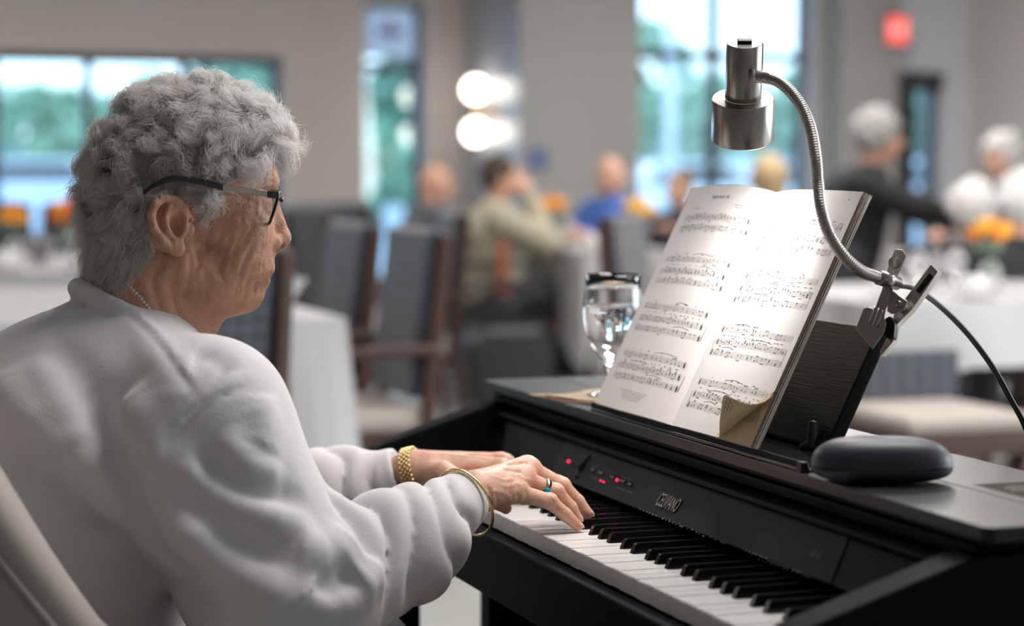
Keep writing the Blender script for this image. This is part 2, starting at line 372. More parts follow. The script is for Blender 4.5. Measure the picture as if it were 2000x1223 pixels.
for k, (px, dist, h, r, i, lb) in enumerate([(-25, 74, 4.6, 2.1, 0, 'broad green tree at the left edge of the wide window'), (125, 55, 3.6, 1.5, 0, 'low green tree behind the first mullion of the wide window'),
        (290, 64, 4.4, 1.6, 1, 'pale green tree above the pianist\'s head in the wide window'), (480, 52, 5.0, 1.9, 1, 'tall pale green tree at the right end of the wide window'),
        (800, 48, 4.6, 1.6, 2, 'tall dark green tree in the narrow window'), (735, 40, 2.2, 1.1, 0, 'low leafy bush in the narrow window'),
        (1262, 52, 4.6, 1.2, 0, 'dark green tree at the left edge of the large grid window'), (1385, 60, 4.2, 1.5, 1, 'pale green tree in the left half of the large grid window'),
        (1535, 56, 3.9, 1.6, 1, 'round green tree in the right half of the large grid window'), (1815, 34, 4.2, 1.4, 1, 'green tree seen through the glass door')]):
    tree(px, dist, h, r, i, lb)
# lamp post and parked cars in the car park
p = at(1308, 331, d=26.0)
t = thing('lamp_post', 'tall white lamp post behind the large grid window', 'lamp post', (p[0], p[1], -.12))
MB().tube([(0, 0, 0), (0, 0, 4.6)], [.08, .06], 10).build('post', mat('post_white', (.75, .77, .8), .4), t, smooth=True)
MB().box(-.1, .1, -.12, .5, 4.55, 4.65).build('lantern', M['dark_metal'], t, bevel=.01)
MB().lathe([(.16, 0), (.16, .25), (.11, .3)], seg=12).build('footing', M['asphalt'], t)
def car(px, dist, col, rz, label):
    p = at(px, 331, d=dist); t = thing('parked_car', label, 'car', (p[0], p[1], -.12), rz, 'cars parked outside')
    m = mat('car_paint', col, .25, coat=.6)
    prof = [(-2.1, .35), (-2.1, .75), (-1.95, .92), (-1.2, .98), (-.75, 1.42), (.7, 1.45), (1.3, 1.02), (2.0, .9), (2.12, .7), (2.12, .35)]
    MB().prism(prof, -.85, .85, 'y').build('body', m, t, bevel=.06, seg=2)
    for s in (-1, 1):
        MB().prism([(-1.05, 1.02), (-.70, 1.36), (.62, 1.38), (1.1, 1.02)], s*.852, s*.862, 'y').build('side_window', M['dark_metal'], t)
        for x in (-1.3, 1.3):
            MB().lathe([(.02, -.1), (.3, -.1), (.32, -.06), (.32, .06), (.3, .1), (.02, .1)], (x, s*.76, .32), 18, Matrix.Rotation(math.pi/2, 4, 'X')).build('wheel', M['black_plastic'], t)
car(70, 44, (.66, .72, .84), 1.5, 'silver blue car parked beyond the wide window')
car(530, 50, (.8, .82, .86), 1.6, 'white car parked behind the right part of the wide window')
car(1330, 42, (.75, .78, .84), 1.5, 'white car parked beyond the left half of the large grid window')
car(1540, 47, (.55, .62, .76), 1.6, 'blue grey car parked beyond the right half of the large grid window')
# pale neighbouring building far behind the car park
p = at(300, 331, d=92)
t = thing('neighbour_building', 'low pale building far across the car park', 'building', (p[0], p[1], -.12))
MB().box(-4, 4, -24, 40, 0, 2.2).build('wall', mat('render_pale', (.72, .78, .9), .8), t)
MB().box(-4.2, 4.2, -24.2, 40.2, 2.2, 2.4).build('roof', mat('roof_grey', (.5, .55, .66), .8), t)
wm = M['dark_metal']
for k in range(16): MB().box(4.0, 4.05, -22+k*3.8, -20.4+k*3.8, .7, 1.5).build('window', wm, t)
# ------------------------------------------------------------------ digital piano
KZ = .73; LZ = .8405; HX = .672
piano = thing('digital_piano', 'black upright digital piano with open key cover and music rest', 'piano')
def pp(nm, b, m=None, par=None, **k): return b.build(nm, m or M['piano'], par or piano, **k)
pp('lid', MB().prism([(-.690, .168), (-.682, .160), (.682, .160), (.690, .168), (.690, .2705), (-.690, .2705)], LZ-.0135, LZ, 'z'), M['piano_top'], bevel=.0015)
pp('top_board', MB().box(-.690, .690, .2725, .392, LZ-.0135, LZ), M['piano_top'], bevel=.0015)
pp('lid_moulding', MB().box(-.672, .672, .170, .39, LZ-.020, LZ-.0135), bevel=.001)
pp('lid_moulding', MB().box(-.664, .664, .166, .39, LZ-.0265, LZ-.0215), bevel=.001)
pp('key_cover', MB().box(-HX+.042, HX-.042, .178, .37, LZ-.037, LZ-.028), bevel=.001)
pp('key_cover_rail', MB().prism([(.158, .7935), (.158, .7985), (.163, .8015), (.20, .8015), (.20, .7935)], -.629, .629), M['panel'], bevel=.0008)
# sloping fascia above the keys, with the control panel let into it
fas = [(.1345, .7475), (.1645, .7915), (.20, .7915), (.20, .7475)]
pp('fascia', MB().prism(fas, -.629, .629), bevel=.0006)
fa, fb = np.array([.1345, .7475]), np.array([.1645, .7915]); fd = (fb-fa)/np.linalg.norm(fb-fa); fn = np.array([-fd[1], fd[0]]); fl = np.linalg.norm(fb-fa)
PM = Matrix(((1, 0, 0, 0), (0, fd[0], fn[0], fa[0]), (0, fd[1], fn[1], fa[1]), (0, 0, 0, 1)))     # panel frame: x along, y up the slope, z out
panel = pp('control_panel', MB().prism([(-.335, .001), (.452, .001), (.436, fl-.001), (-.348, fl-.001)], -.001, .0012, 'z'), M['panel'])
panel.matrix_local = PM
def on_panel(px, py):
    R = fw+(px-1000)/F*rt-(py-611.5)/F*up; n = np.array([0, fn[0], fn[1]]); a = np.array([0, fa[0], fa[1]])
    q = CAM+R*(((a-CAM)@n)/(R@n)); return q[0], (q[1:]-fa)@fd
def ppan(nm, b, m, **k): return b.build(nm, m, panel, **k)
M['led'] = emit('red_led', (1, .02, .06), 2.2)
for px, py, r in ((1113, 903, .0021), (1207.5, 939.5, .002), (1176, 941, .0009), (1181.5, 943, .001)):
    x, y = on_panel(px, py); ppan('led', MB().lathe([(r, 0), (r, .0018), (r*.6, .0026), (0, .0028)], (x, y, .0012), 12), M['led'])
x0, y0 = on_panel(1140, 913)
pts = [(x0+.006-.010*math.cos(a)*.9, y0+.012*math.sin(a), .0016) for a in np.linspace(-1.1, 1.1, 12)]
ppan('volume_slot', MB().tube([(x0-.004+.011*(1-math.cos(a)), y0+.0175*math.sin(a), .0012) for a in np.linspace(-1.15, 1.15, 14)], .0026, 8), M['black_plastic'], smooth=True)
ppan('volume_knob', MB().tube([(x0-.004, y0-.005, .0016), (x0-.004, y0+.006, .0016)], .0045, 8), M['black_plastic'], smooth=True)
for (px, py, w) in ((1160, 920, .011), (1175, 926, .018), (1198, 935, .013), (1217, 942, .018), (1232, 948, .012), (1121, 906, .004)):
    x, y = on_panel(px, py); ppan('button', MB().box(x-w/2, x+w/2, y-.0022, y+.0022, .0008, .0026), M['black_plastic'], bevel=.0008)
# small printed legends: rows of short marks, too small to read in the photograph
b = MB(); rs = random.Random(3)
def marks(px0, py0, px1, py1, n, h=.0016, wmin=.002, wmax=.006):
    xa, ya = on_panel(px0, py0); xb, yb = on_panel(px1, py1)
    for i in range(n):
        t_ = (i+.3+.4*rs.random())/n; x = xa+(xb-xa)*t_; y = ya+(yb-ya)*t_; w = rs.uniform(wmin, wmax)
        while w > 0:
            s = min(w, rs.uniform(.0006, .0016)); b.box(x, x+s*.8, y-h/2, y+h/2, .00115, .0014); x += s; w -= s
marks(1093, 898, 1105, 903, 2); marks(1155, 909, 1168, 913, 2); marks(1178, 916, 1206, 927, 4); marks(1212, 931, 1234, 939, 6); marks(1155, 931, 1165, 936, 3)
marks(1204, 952, 1236, 964, 7); marks(1155, 955, 1163, 960, 2, .001); marks(1248, 994, 1345, 1035, 15); marks(1295, 1010, 1340, 1030, 5, .001)
marks(1350, 1034, 1376, 1049, 4); marks(1386, 1049, 1420, 1064, 4); marks(1455, 1076, 1500, 1092, 7); marks(1548, 1113, 1566, 1120, 3)
for p0, p1 in (((1498, 1095), (1542, 1112)), ((1568, 1122), (1588, 1131))):
    xa, ya = on_panel(*p0); xb, yb = on_panel(*p1); b.box(xa, xb, (ya+yb)/2-.0002, (ya+yb)/2+.0002, .00115, .0013)
marks(1478, 1092, 1580, 1130, 12, .001, .0008, .002)
tag(ppan('legend_print', b, M['print']), kind='stuff')
me = text_mesh('CELVIANO', .0245, .0008, .50); me.materials.append(mat('logo_metal', (.20, .19, .175), .4, metal=1))
x, y = on_panel(1308, 985); o = link(bpy.data.objects.new('logo_lettering', me), panel); o.location = (x, y, .002); o.rotation_euler = (0, 0, 0)
me = text_mesh('AP-450', .0125, .0002, .62); me.materials.append(M['print'])
x, y = on_panel(1597, 1086); o = link(bpy.data.objects.new('model_lettering', me), panel); o.location = (x, y, .0013)
# cheeks
for s in (-1, 1):
    a, c = sorted((s*.630, s*HX))
    pp('cheek', MB().prism([(-.022, .64), (-.022, .748), (-.016, .756), (.158, .812), (.172, LZ-.0275), (.39, LZ-.0275), (.39, .64)], a, c), bevel=.004, seg=3)
    b_ = MB().prism([(.0, 0), (.0, .64), (.045, .64), (.045, 0)], a, c); pp('leg', b_, bevel=.002)
    pp('side_panel', MB().box(a, c, .15, .385, 0, .64), bevel=.002)
    pp('foot', MB().box(a-.004, c+.004, -.03, .40, 0, .035), bevel=.004)
    pp('cheek_block', MB().box(min(s*.6145, s*.6295), max(s*.6145, s*.6295), -.010, .15, .70, .7295), M['piano'])
pp('key_bed', MB().box(-.6295, .6295, .0, .385, .64, .690))
pp('key_slip', MB().prism([(-.022, .634), (-.022, .7045), (-.020, .7075), (-.0045, .7075), (-.0045, .634)], -.6295, .6295), bevel=.0012)
pp('key_slip_felt', MB().box(-.625, .625, -.0045, .0, .69, .7065), mat('felt_brown', (.05, .035, .03), .9))
pp('back_panel', MB().box(-.6295, .6295, .355, .375, .12, .80))
pp('pedal_box', MB().box(-.6295, .6295, .16, .30, .03, .11), bevel=.003)
for k in (-1, 0, 1): pp('pedal', MB().prism([(k*.06-.012, .05), (k*.06-.02, .16), (k*.06+.02, .16), (k*.06+.012, .05)], .06, .072, 'z'), M['gold'], bevel=.003)
# keys: 52 white and 36 black, each its own part
P = .0236
wk = MB().box(-.01135, .01135, .0, .20, KZ-.0195, KZ).mesh('white_key')
_bm = bmesh.new(); _bm.from_mesh(wk); bmesh.ops.bevel(_bm, geom=[e for e in _bm.edges if max(v.co.z for v in e.verts) > KZ-.001 and min(v.co.z for v in e.verts) > KZ-.001], offset=.0008, segments=2, affect='EDGES'); _bm.to_mesh(wk); _bm.free()
wk.materials.append(M['white_key'])
for i in range(52):
    o = link(bpy.data.objects.new('white_key', wk), piano); o.location = ((i+.5-26)*P, 0, (0, .0004, -.0003, .0002)[i*7 % 4])
b = MB(); hb, ht = .0058, .0046
b.add([(-hb, .050, KZ-.004), (hb, .050, KZ-.004), (hb, .20, KZ-.004), (-hb, .20, KZ-.004), (-ht, .0565, KZ+.0115), (ht, .0565, KZ+.0115), (ht, .20, KZ+.0115), (-ht, .20, KZ+.0115)],
      [(3, 2, 1, 0), (4, 5, 6, 7), (0, 1, 5, 4), (1, 2, 6, 5), (2, 3, 7, 6), (3, 0, 4, 7)])
bk = b.mesh('black_key'); _bm = bmesh.new(); _bm.from_mesh(bk); bmesh.ops.bevel(_bm, geom=list(_bm.edges), offset=.0011, segments=2, affect='EDGES'); _bm.to_mesh(bk); _bm.free(); bk.materials.append(M['black_key'])
for i in range(51):
    n = (i+5) % 7                                   # 0 = C
    sh = {0: -.003, 1: .003, 3: -.004, 4: 0, 5: .004}.get(n)
    if sh is None: continue
    o = link(bpy.data.objects.new('black_key', bk), piano); o.location = ((i+1-26)*P+sh, 0, 0)
# sticker on the top board
st = pp('sticker', MB().box(.462, .60, .287, .372, LZ, LZ+.0004), mat('sticker_border', (.30, .26, .13), .6, spec=.1))
MB().box(.464, .598, .289, .370, LZ+.0002, LZ+.0007).build('sticker_field', mat('sticker_dark', (.03, .03, .026), .7, spec=.05), st)
b = MB(); rs = random.Random(5)
for (x, y0_, y1_, h) in ((.53, .305, .355, .006), (.512, .298, .362, .003), (.498, .30, .36, .003), (.485, .31, .35, .002)):
    y = y0_
    while y < y1_: s = rs.uniform(.0015, .004); b.box(x-h/2, x+h/2, y, y+s*.7, LZ+.0006, LZ+.0009); y += s
b.build('sticker_print', mat('sticker_gold', (.35, .30, .18), .4), st)
# music rest: base plate with lip, leaning board, hinge foot
LEAN = math.radians(25.9); tu = np.array([0, math.sin(LEAN), math.cos(LEAN)]); tn = np.array([0, -math.cos(LEAN), math.sin(LEAN)])
rest = pp('music_rest_base', MB().box(-.262, .335, .163, .262, LZ, LZ+.004), mat('gloss_black', (.008, .009, .012), .12), bevel=.001)
pp('music_rest_lip', MB().prism([(.163, LZ+.004), (.164, LZ+.0105), (.1685, LZ+.0105), (.171, LZ+.004)], -.262, .335), par=rest, bevel=.001)
pp('rest_corner', MB().prism([(.160, LZ), (.161, LZ+.011), (.168, LZ+.0115), (.172, LZ)], .325, .337), M['black_plastic'], par=rest, bevel=.001)
bc = np.array([0, .243, LZ+.008])
def bpt(x, h, n): return bc+np.array([x, 0, 0])+tu*h+tn*n
b = MB(); q = [bpt(x, h, n) for x in (-.23, .232) for h in (0, .146) for n in (0, -.017)]
b.add(q, [(0, 1, 3, 2), (4, 6, 7, 5), (0, 4, 5, 1), (2, 3, 7, 6), (0, 2, 6, 4), (1, 5, 7, 3)])
M['board'] = mat('rest_board_ash', (.006, .006, .0065), .4, spec=.16, bump=.28, bscale=26, stretch=(1, 22, 22))
pp('music_rest_board', b, M['board'], bevel=.0025)
pp('rest_hinge', MB().lathe([(.016, 0), (.016, .004), (.008, .008), (.006, .03), (0, .032)], (.195, .248, LZ+.004), 14), M['black_plastic'], smooth=True)
pp('rest_prop', MB().tube([(.0, .275, LZ+.004), bpt(0, .09, -.018)], .006), M['black_plastic'], smooth=True)

# ------------------------------------------------------------------ song book
book = thing('song_book', 'open sheet music book standing on the piano, lower right corner curled', 'book')
bo = np.array([0, .1735, LZ+.0055]); BH = .305; BW = .228
def page(u, v, side, dh=0.):
    """side -1 left, +1 right; u from spine to outer edge, v from bottom to top"""
    u = np.asarray(u, float); v = np.asarray(v, float)
    if side > 0: h = .0085*(1-np.exp(-u*5))-.001*u+.003*np.sin(np.pi*u)*v; x = BW*u*.985
    else: h = .0095*np.sin(np.pi*np.clip(u, 0, 1)**.6)*(.8+.35*v)+.006*u; x = -BW*u*1.02
    h = h+dh+.012
    lift = .004*np.sin(np.pi*u)*(side < 0)
    return bo+np.stack([x, 0*x, 0*x], -1)+(BH*v+lift*(v-.2))[..., None]*tu+h[..., None]*tn
def page_grid(side, dh=0., nu=30, nv=12, u1=1.0, mask=None):
    U, V = np.meshgrid(np.linspace(0, u1, nu), np.linspace(0, 1, nv), indexing='ij'); return page(U, V, side, dh)
CU = (.60, .215)     # where the fold of the curled corner meets bottom edge (u) and outer edge (v)
def page_mesh_right(dh):
    b_ = MB(); nu, nv = 38, 40; us = np.linspace(0, 1, nu); vs = np.linspace(0, 1, nv)
    for i in range(nu-1):
        for j in range(nv-1):
            cs = [(us[i], vs[j]), (us[i+1], vs[j]), (us[i+1], vs[j+1]), (us[i], vs[j+1])]
            lim = [(c_[0]-CU[0])/(1-CU[0])*CU[1] if c_[0] > CU[0] else -1 for c_ in cs]
            if all(c_[1] < l for c_, l in zip(cs, lim)): continue
            cs = [(c_[0], max(c_[1], min(l, 1))) for c_, l in zip(cs, lim)]
            b_.add([page(np.array(c_[0]), np.array(c_[1]), 1, dh) for c_ in cs], [(0, 1, 2, 3)])
    return b_
page_mesh_right(0).build('right_page', M['paper'], book, smooth=True)
MB().grid(page_grid(-1)).build('left_page', M['paper'], book, smooth=True)
# leaves of the page block behind the open pages, fanned at the outer edge
for k in range(7):
    G = page_grid(1, -.0010-.0013*k, 24, 10); U = np.linspace(0, 1, 24)[:, None]; V = np.linspace(0, 1, 10)[None]
    G = G+np.array([1, 0, 0])*((-.0015*k+.0035*math.sin(k*2.1))*U**4+.0045*(k % 3)*U**6*V**8)[..., None]-tn*((.0008*k)*U**5*V**6)[..., None]
    MB().grid(G).build('leaf', M['paper_old'] if k in (0, 3) else M['paper_edge'], book, smooth=True)
for k in range(3): MB().grid(page_grid(-1, -.0012-.0012*k, 20, 8)).build('leaf', M['paper_edge'], book, smooth=True)
for k in range(8):
    vs_ = np.linspace(0 if k > 1 else CU[1], 1, 12); jit = .0012*math.sin(k*2.7)+.0006*k*vs_**3
    ea = page(np.ones(12), vs_, 1, -.0013*k)+np.array([1, 0, 0])*jit[:, None]; eb = page(np.ones(12), vs_, 1, -.0013*k-.00125)+np.array([1, 0, 0])*(jit-.0004)[:, None]
    MB().grid(np.stack([ea, eb], 0)).build('page_edge', M['paper_side'] if k % 3 else M['paper_edge'], book, smooth=False)
G = page_grid(1, -.0118, 16, 6, .99); MB().grid(G).build('cover', M['paper_old'], book, smooth=True, solid=.0012)
G = page_grid(-1, -.0065, 16, 6); MB().grid(G).build('cover', M['paper_old'], book, smooth=True, solid=.0012)
# curled corner: the corner triangle rolled over the fold line
a3 = page(np.array(CU[0]), np.array(0.), 1); b3 = page(np.array(1.), np.array(CU[1]), 1); c3 = page(np.array(1.), np.array(0.), 1)
ax = (b3-a3)/np.linalg.norm(b3-a3); foot_ = a3+ax*((c3-a3)@ax); hvec = c3-foot_; hl = np.linalg.norm(hvec); hd = hvec/hl
def flap(t_, s_):
    """t_ along the fold 0..1, s_ away from it 0..1 (to the corner): rolls through about 125 degrees"""
    base = a3+(b3-a3)*t_; tp = ((c3-a3)@ax)/np.linalg.norm(b3-a3)
    width = hl*(t_/tp if t_ < tp else (1-t_)/(1-tp)); R_ = .016; L = width*s_
    th = min(L/R_, 2.25); rest_ = max(0, L-2.25*R_)
    off = R_*math.sin(th)+rest_*math.cos(2.25); lift = R_*(1-math.cos(th))+rest_*math.sin(2.25)
    return base+hd*off+tn*(lift+.0006)
G = np.array([[flap(t_, s_) for s_ in np.linspace(0, 1, 16)] for t_ in np.linspace(0, 1, 25)])
MB().grid(G).build('curled_corner', M['paper_old'], book, smooth=True)
# printed music
ink = MB(); rs = random.Random(11)
def ipt(u, v, side): return page(np.array(u), np.array(v), side, .00025)
def hline(side, u0, u1, v, th, n=18):
    us = np.linspace(u0, u1, n)
    ink.grid(np.stack([page(us, np.full(n, v-th/2), side, .00025), page(us, np.full(n, v+th/2), side, .00025)], 0))
def quad(side, u0, u1, v0, v1): ink.add([ipt(u0, v0, side), ipt(u1, v0, side), ipt(u1, v1, side), ipt(u0, v1, side)], [(0, 1, 2, 3)])
def blob(side, u, v, ru, rv):
    ink.add([ipt(u+ru*math.cos(a), v+rv*math.sin(a)+.25*rv*math.cos(a), side) for a in np.linspace(0, 2*math.pi, 8, endpoint=False)], [tuple(range(8))])
def arc(side, u0, u1, v, hgt):
    us = np.linspace(u0, u1, 10); vs = v+hgt*np.sin(np.linspace(0, math.pi, 10))
    ink.grid(np.stack([page(us, vs-.0008, side, .00025), page(us, vs+.0008, side, .00025)], 0))
STH = .0205
def staff(side, u0, u1, v, dens, vocal=False):
    for k in range(5): hline(side, u0, u1, v+STH*k/4, .00075)
    blob(side, u0+.022, v+STH*.45, .010, .011); quad(side, u0+.021, u0+.024, v-.006, v+STH+.008)
    u = u0+.07
    bars = sorted(rs.uniform(u0+.15, u1-.06) for _ in range(3))
    for ub in bars+[u1-.001]: quad(side, ub, ub+.0022, v, v+STH)
    while u < u1-.03:
        vv = v+STH*rs.uniform(-.05, 1.0); n = 1 if vocal else rs.choice((1, 1, 2, 3))
        for j in range(n): blob(side, u, vv+j*STH*.26, .0062, .0024)
        up_ = vv < v+STH*.5; sgn = 1 if up_ else -1
        quad(side, u+sgn*.0058-.0006, u+sgn*.0058+.0006, min(vv, vv+sgn*.019), max(vv, vv+sgn*.019)+n*.003)
        if rs.random() < .45:
            w = rs.uniform(.025, .045); vb = vv+sgn*.019; quad(side, u+sgn*.0058, u+sgn*.0058+w, vb-.0011, vb+.0011)
            blob(side, u+w, vv+rs.uniform(-.004, .004), .0062, .0024); quad(side, u+w+sgn*.0058-.0006, u+w+sgn*.0058+.0006, min(vv, vb), max(vv, vb))
            u += w
        u += rs.uniform(.035, .075)/dens
    if rs.random() < .6: a_ = rs.uniform(u0+.1, u1-.4); arc(side, a_, a_+rs.uniform(.15, .3), v+STH+.010, .007)
def words(side, u0, u1, v, h=.0045, fill=.6):
    u = u0
    while u < u1:
        w = rs.uniform(.008, .03)
        x = u
        while x < u+w: s = rs.uniform(.004, .007); quad(side, x, x+s*.6, v-h/2*rs.uniform(.5, 1), v+h/2*rs.uniform(.6, 1)); x += s
        u += w+rs.uniform(.01, .05)/fill
def system(side, u0, u1, v, vocal=True):
    """v = bottom of the lowest staff"""
    staff(side, u0, u1, v, 1.0); staff(side, u0+.02, u1, v+.046, 1.5)
    quad(side, u0-.002, u0+.002, v, v+.046+STH); quad(side, u1-.002, u1, v, v+.046+STH)
    if vocal:
        words(side, u0+.08, u1-.05, v+.083); staff(side, u0+.02, u1, v+.098, .9, True)
        for _ in range(4): a_ = rs.uniform(u0+.1, u1-.1); words(side, a_, a_+.02, v+.098+STH+.012, .006)
for v in (.085, .305, .53, .745): system(1, .10, .95, v)
words(1, .90, .93, .965, .008)
for v in (.13, .345, .56): system(-1, .055, .90, v)
system(-1, .05, .88, .80, False)
words(-1, .40, .62, .945, .014, 2); words(-1, .12, .3, .915, .004, 2); words(-1, .1, .28, .905, .004, 2); words(-1, .75, .86, .90, .005)
for k in range(5): words(-1, .35+.02*k, .72-.02*k, .085-.009*k, .003, 3)
# print showing through on the curled corner
_ip = ipt
for k in range(5):
    sgm = [flap(.52+.02*k, .55), flap(.80, .60+.06*k)]
me = bpy.data.meshes.new('printed_music'); me.from_pydata(ink.v, [], ink.f); me.materials.append(M['ink'])
tag(link(bpy.data.objects.new('printed_music', me), book), kind='stuff')
b = MB()
for k in range(5):
    s0 = .50+.09*k
    r_ = [flap(t_, s0)+tn*.0 for t_ in np.linspace(.48, .74, 10)]; r2 = [flap(t_, s0+.018) for t_ in np.linspace(.48, .74, 10)]
    b.grid(np.stack([np.array(r_)+tn*.0005-hd*.0004, np.array(r2)+tn*.0005-hd*.0004], 0))
for t_ in (.52, .57, .61, .66, .71): b.grid(np.array([[flap(t_, s_)+tn*.0005-hd*.0004 for s_ in np.linspace(.45, .9, 8)], [flap(t_+.008, s_)+tn*.0005-hd*.0004 for s_ in np.linspace(.45, .9, 8)]]))
b.build('corner_print', mat('ink_faded', (.16, .12, .08), .7), book)

# ------------------------------------------------------------------ clip-on gooseneck lamp
lamp = thing('clip_lamp', 'brushed steel gooseneck lamp clamped to the music rest', 'lamp')
hb_ = at(1449.5, 270, x=.11)                                   # centre of the shade's opening
axd = -(.930*np.array([0, 0, 1.])-.355*fw*np.array([1, 1, 0])/np.linalg.norm(fw[:2])+.085*rt-.12*np.array([0, 1., 0])); axd /= np.linalg.norm(axd)   # the way the lamp points
zq = Vector(tuple(-axd)).to_track_quat('Z', 'Y').to_matrix().to_4x4(); LM = Matrix.Translation(Vector(tuple(hb_))) @ zq
def lp(nm, b, m, par=lamp, **k):
    o = b.build(nm, m, par, **k); return o
o = lp('shade', MB().lathe([(.0335, .001), (.0342, -.001), (.0349, .000), (.0349, .0465), (.0340, .048), (.021, .0485), (.021, .0465), (.0330, .0455), (.0335, .001)], seg=48), M['steel'], smooth=True); o.matrix_local = LM
m_ = o.modifiers.new('e', 'EDGE_SPLIT'); m_.split_angle = .6
b = MB().lathe([(.0200, .046), (.0203, .049), (.0200, .112), (.0190, .1135), (0, .1138)], seg=40)
body = lp('lamp_body', b, M['steel'], smooth=True); body.matrix_local = LM; m_ = body.modifiers.new('e', 'EDGE_SPLIT'); m_.split_angle = .6
o = lp('bulb', MB().lathe([(.018, .03), (.018, .012), (.012, .008), (0, .007)], seg=24), emit('bulb_warm', (1, .96, .90), 30), smooth=True); o.matrix_local = LM
o = lp('switch', MB().box(-.008, .008, -.005, .005, .1136, .117), M['black_plastic'], par=body, bevel=.001)
o = lp('seam', MB().box(.0196, .0208, -.0006, .0006, .075, .1125), M['black_plastic'], par=body)
sp = bpy.data.lights.new('lamp_light', 'SPOT'); sp.energy = 4.6; sp.spot_size = 2.15; sp.spot_blend = 1.0; sp.shadow_soft_size = .014; sp.color = (1, .95, .90)
so = bpy.data.objects.new('lamp_light', sp); COL.objects.link(so); so.location = hb_+axd*.002; so.rotation_euler = Vector(tuple(axd)).to_track_quat('-Z', 'Y').to_euler()
# neck: from the side of the body down to the clamp
ctrl = [(1478, 150, 2.325), (1500, 152, 2.32), (1530, 166, 2.305), (1562, 202, 2.285), (1583, 250, 2.265), (1594, 310, 2.25), (1598, 360, 2.245), (1604, 410, 2.235), (1620, 458, 2.235), (1648, 500, 2.24), (1680, 528, 2.255), (1712, 541, 2.275), (1742, 548, 2.292)]
cp = [at(a, b_, d=c_) for a, b_, c_ in ctrl]
def spline(cp, n):
    cp = [np.array(c, float) for c in cp]; cp = [2*cp[0]-cp[1]]+cp+[2*cp[-1]-cp[-2]]; out = []
    m_ = len(cp)-3
    for i in range(m_):
        for k in range(n):
            t = k/n; p0, p1, p2, p3 = cp[i:i+4]
            out.append(.5*((2*p1)+(-p0+p2)*t+(2*p0-5*p1+4*p2-p3)*t*t+(-p0+3*p1-3*p2+p3)*t**3))
    out.append(cp[-2]); return out
path = spline(cp, 60)
L_ = np.concatenate([[0], np.cumsum([np.linalg.norm(path[i+1]-path[i]) for i in range(len(path)-1)])])
nseg = int(L_[-1]/.00075); ss = np.linspace(0, L_[-1], nseg); pa_ = np.array(path); path = [np.array([np.interp(s, L_, pa_[:, k]) for k in range(3)]) for s in ss]
rad = [(.0064-.0011*(1 if (int(s/.00075) % 4) == 0 else 0)) if .016 < s < L_[-1]-.022 else .0072 for s in ss]
M['flex'] = mat('flexible_steel', (.40, .37, .34), .30, metal=1)
lp('gooseneck', MB().tube(path, rad, 14), M['flex'], smooth=True)
# clamp: two jaw plates, pivot, spring, ferrule
pc = at(1720, 600, d=2.295); cn = np.array([.62, -.74, .27]); cn /= np.linalg.norm(cn)
def on_plane(px, py, off=0.):
    R = fw+(px-1000)/F*rt-(py-611.5)/F*up; return CAM+R*((((pc+cn*off)-CAM)@cn)/(R@cn))
def plate(nm, poly, th, m, off=0., par=lamp, bev=.0006):
    f_ = [on_plane(*p, off) for p in poly]; n_ = len(f_); b_ = MB()
    b_.add([p for p in f_]+[p-cn*th for p in f_], [tuple(range(n_))[::-1], tuple(range(n_, 2*n_))]+[(i, (i+1) % n_, n_+(i+1) % n_, n_+i) for i in range(n_)])
    return b_.build(nm, m, par, bevel=bev)
fj = plate('front_jaw', [(1748, 486), (1762, 488), (1770, 500), (1746, 556), (1738, 586), (1730, 604), (1727, 622), (1731, 632), (1727, 650), (1704, 682), (1671, 642), (1686, 603), (1695, 600), (1708, 604), (1722, 566), (1737, 512)], .0014, M['nickel'])
for k in range(3):
    a_, c_ = (1697+k*8, 634+k*3), (1709+k*8, 598+k*4); MB().tube([on_plane(*a_, .0003), on_plane(*c_, .0003)], .0011, 8).build('jaw_rib', M['nickel'], fj, smooth=True)
MB().lathe([(.0042, 0), (.0062, .0006), (.0066, .0012), (.0052, .0008), (.003, .0005), (0, .0004)], (0, 0, 0), 24, Matrix.Translation(Vector(tuple(on_plane(1747, 513, .0002)))) @ Vector(tuple(cn)).to_track_quat('Z', 'Y').to_matrix().to_4x4()).build('thumb_boss', M['nickel'], fj, smooth=True)
plate('jaw_lug', [(1736, 562), (1751, 574), (1772, 588), (1766, 606), (1742, 614), (1732, 608)], .0014, M['nickel'], .002)
plate('rear_jaw', [(1818, 516), (1832, 530), (1806, 570), (1780, 606), (1752, 634), (1744, 668), (1722, 694), (1718, 688), (1738, 648), (1746, 612), (1770, 580), (1794, 548)], .012, M['nickel'], -.014)
plate('handle_slot', [(1815, 532), (1822, 540), (1796, 574), (1788, 568)], .002, M['black_plastic'], -.0128)
pv = on_plane(1755, 594, .0025)
MB().lathe([(.0036, 0), (.0036, .0012), (.0026, .002), (0, .0022)], (0, 0, 0), 18, Matrix.Translation(Vector(tuple(pv))) @ Vector(tuple(cn)).to_track_quat('Z', 'Y').to_matrix().to_4x4()).build('rivet', M['steel'], lamp, smooth=True)
c0 = on_plane(1756, 598, -.006); b = MB()
b.tube([c0+cn*(.004-.0005*k*.5)+.0042*np.array([math.cos(k*.7)*rt[0], math.cos(k*.7)*rt[1], math.sin(k*.7)]) for k in range(40)], .0009, 6)
b.build('spring', M['steel'], lamp, smooth=True)
plate('rubber_jaw', [(1727, 622), (1738, 616), (1748, 634), (1745, 662), (1730, 660), (1722, 650)], .012, M['black_plastic'], -.002, bev=.002)
MB().tube([at(1716, 542, d=2.277), at(1752, 553, d=2.296)], .0082, 18).build('ferrule', M['steel'], lamp, smooth=True)
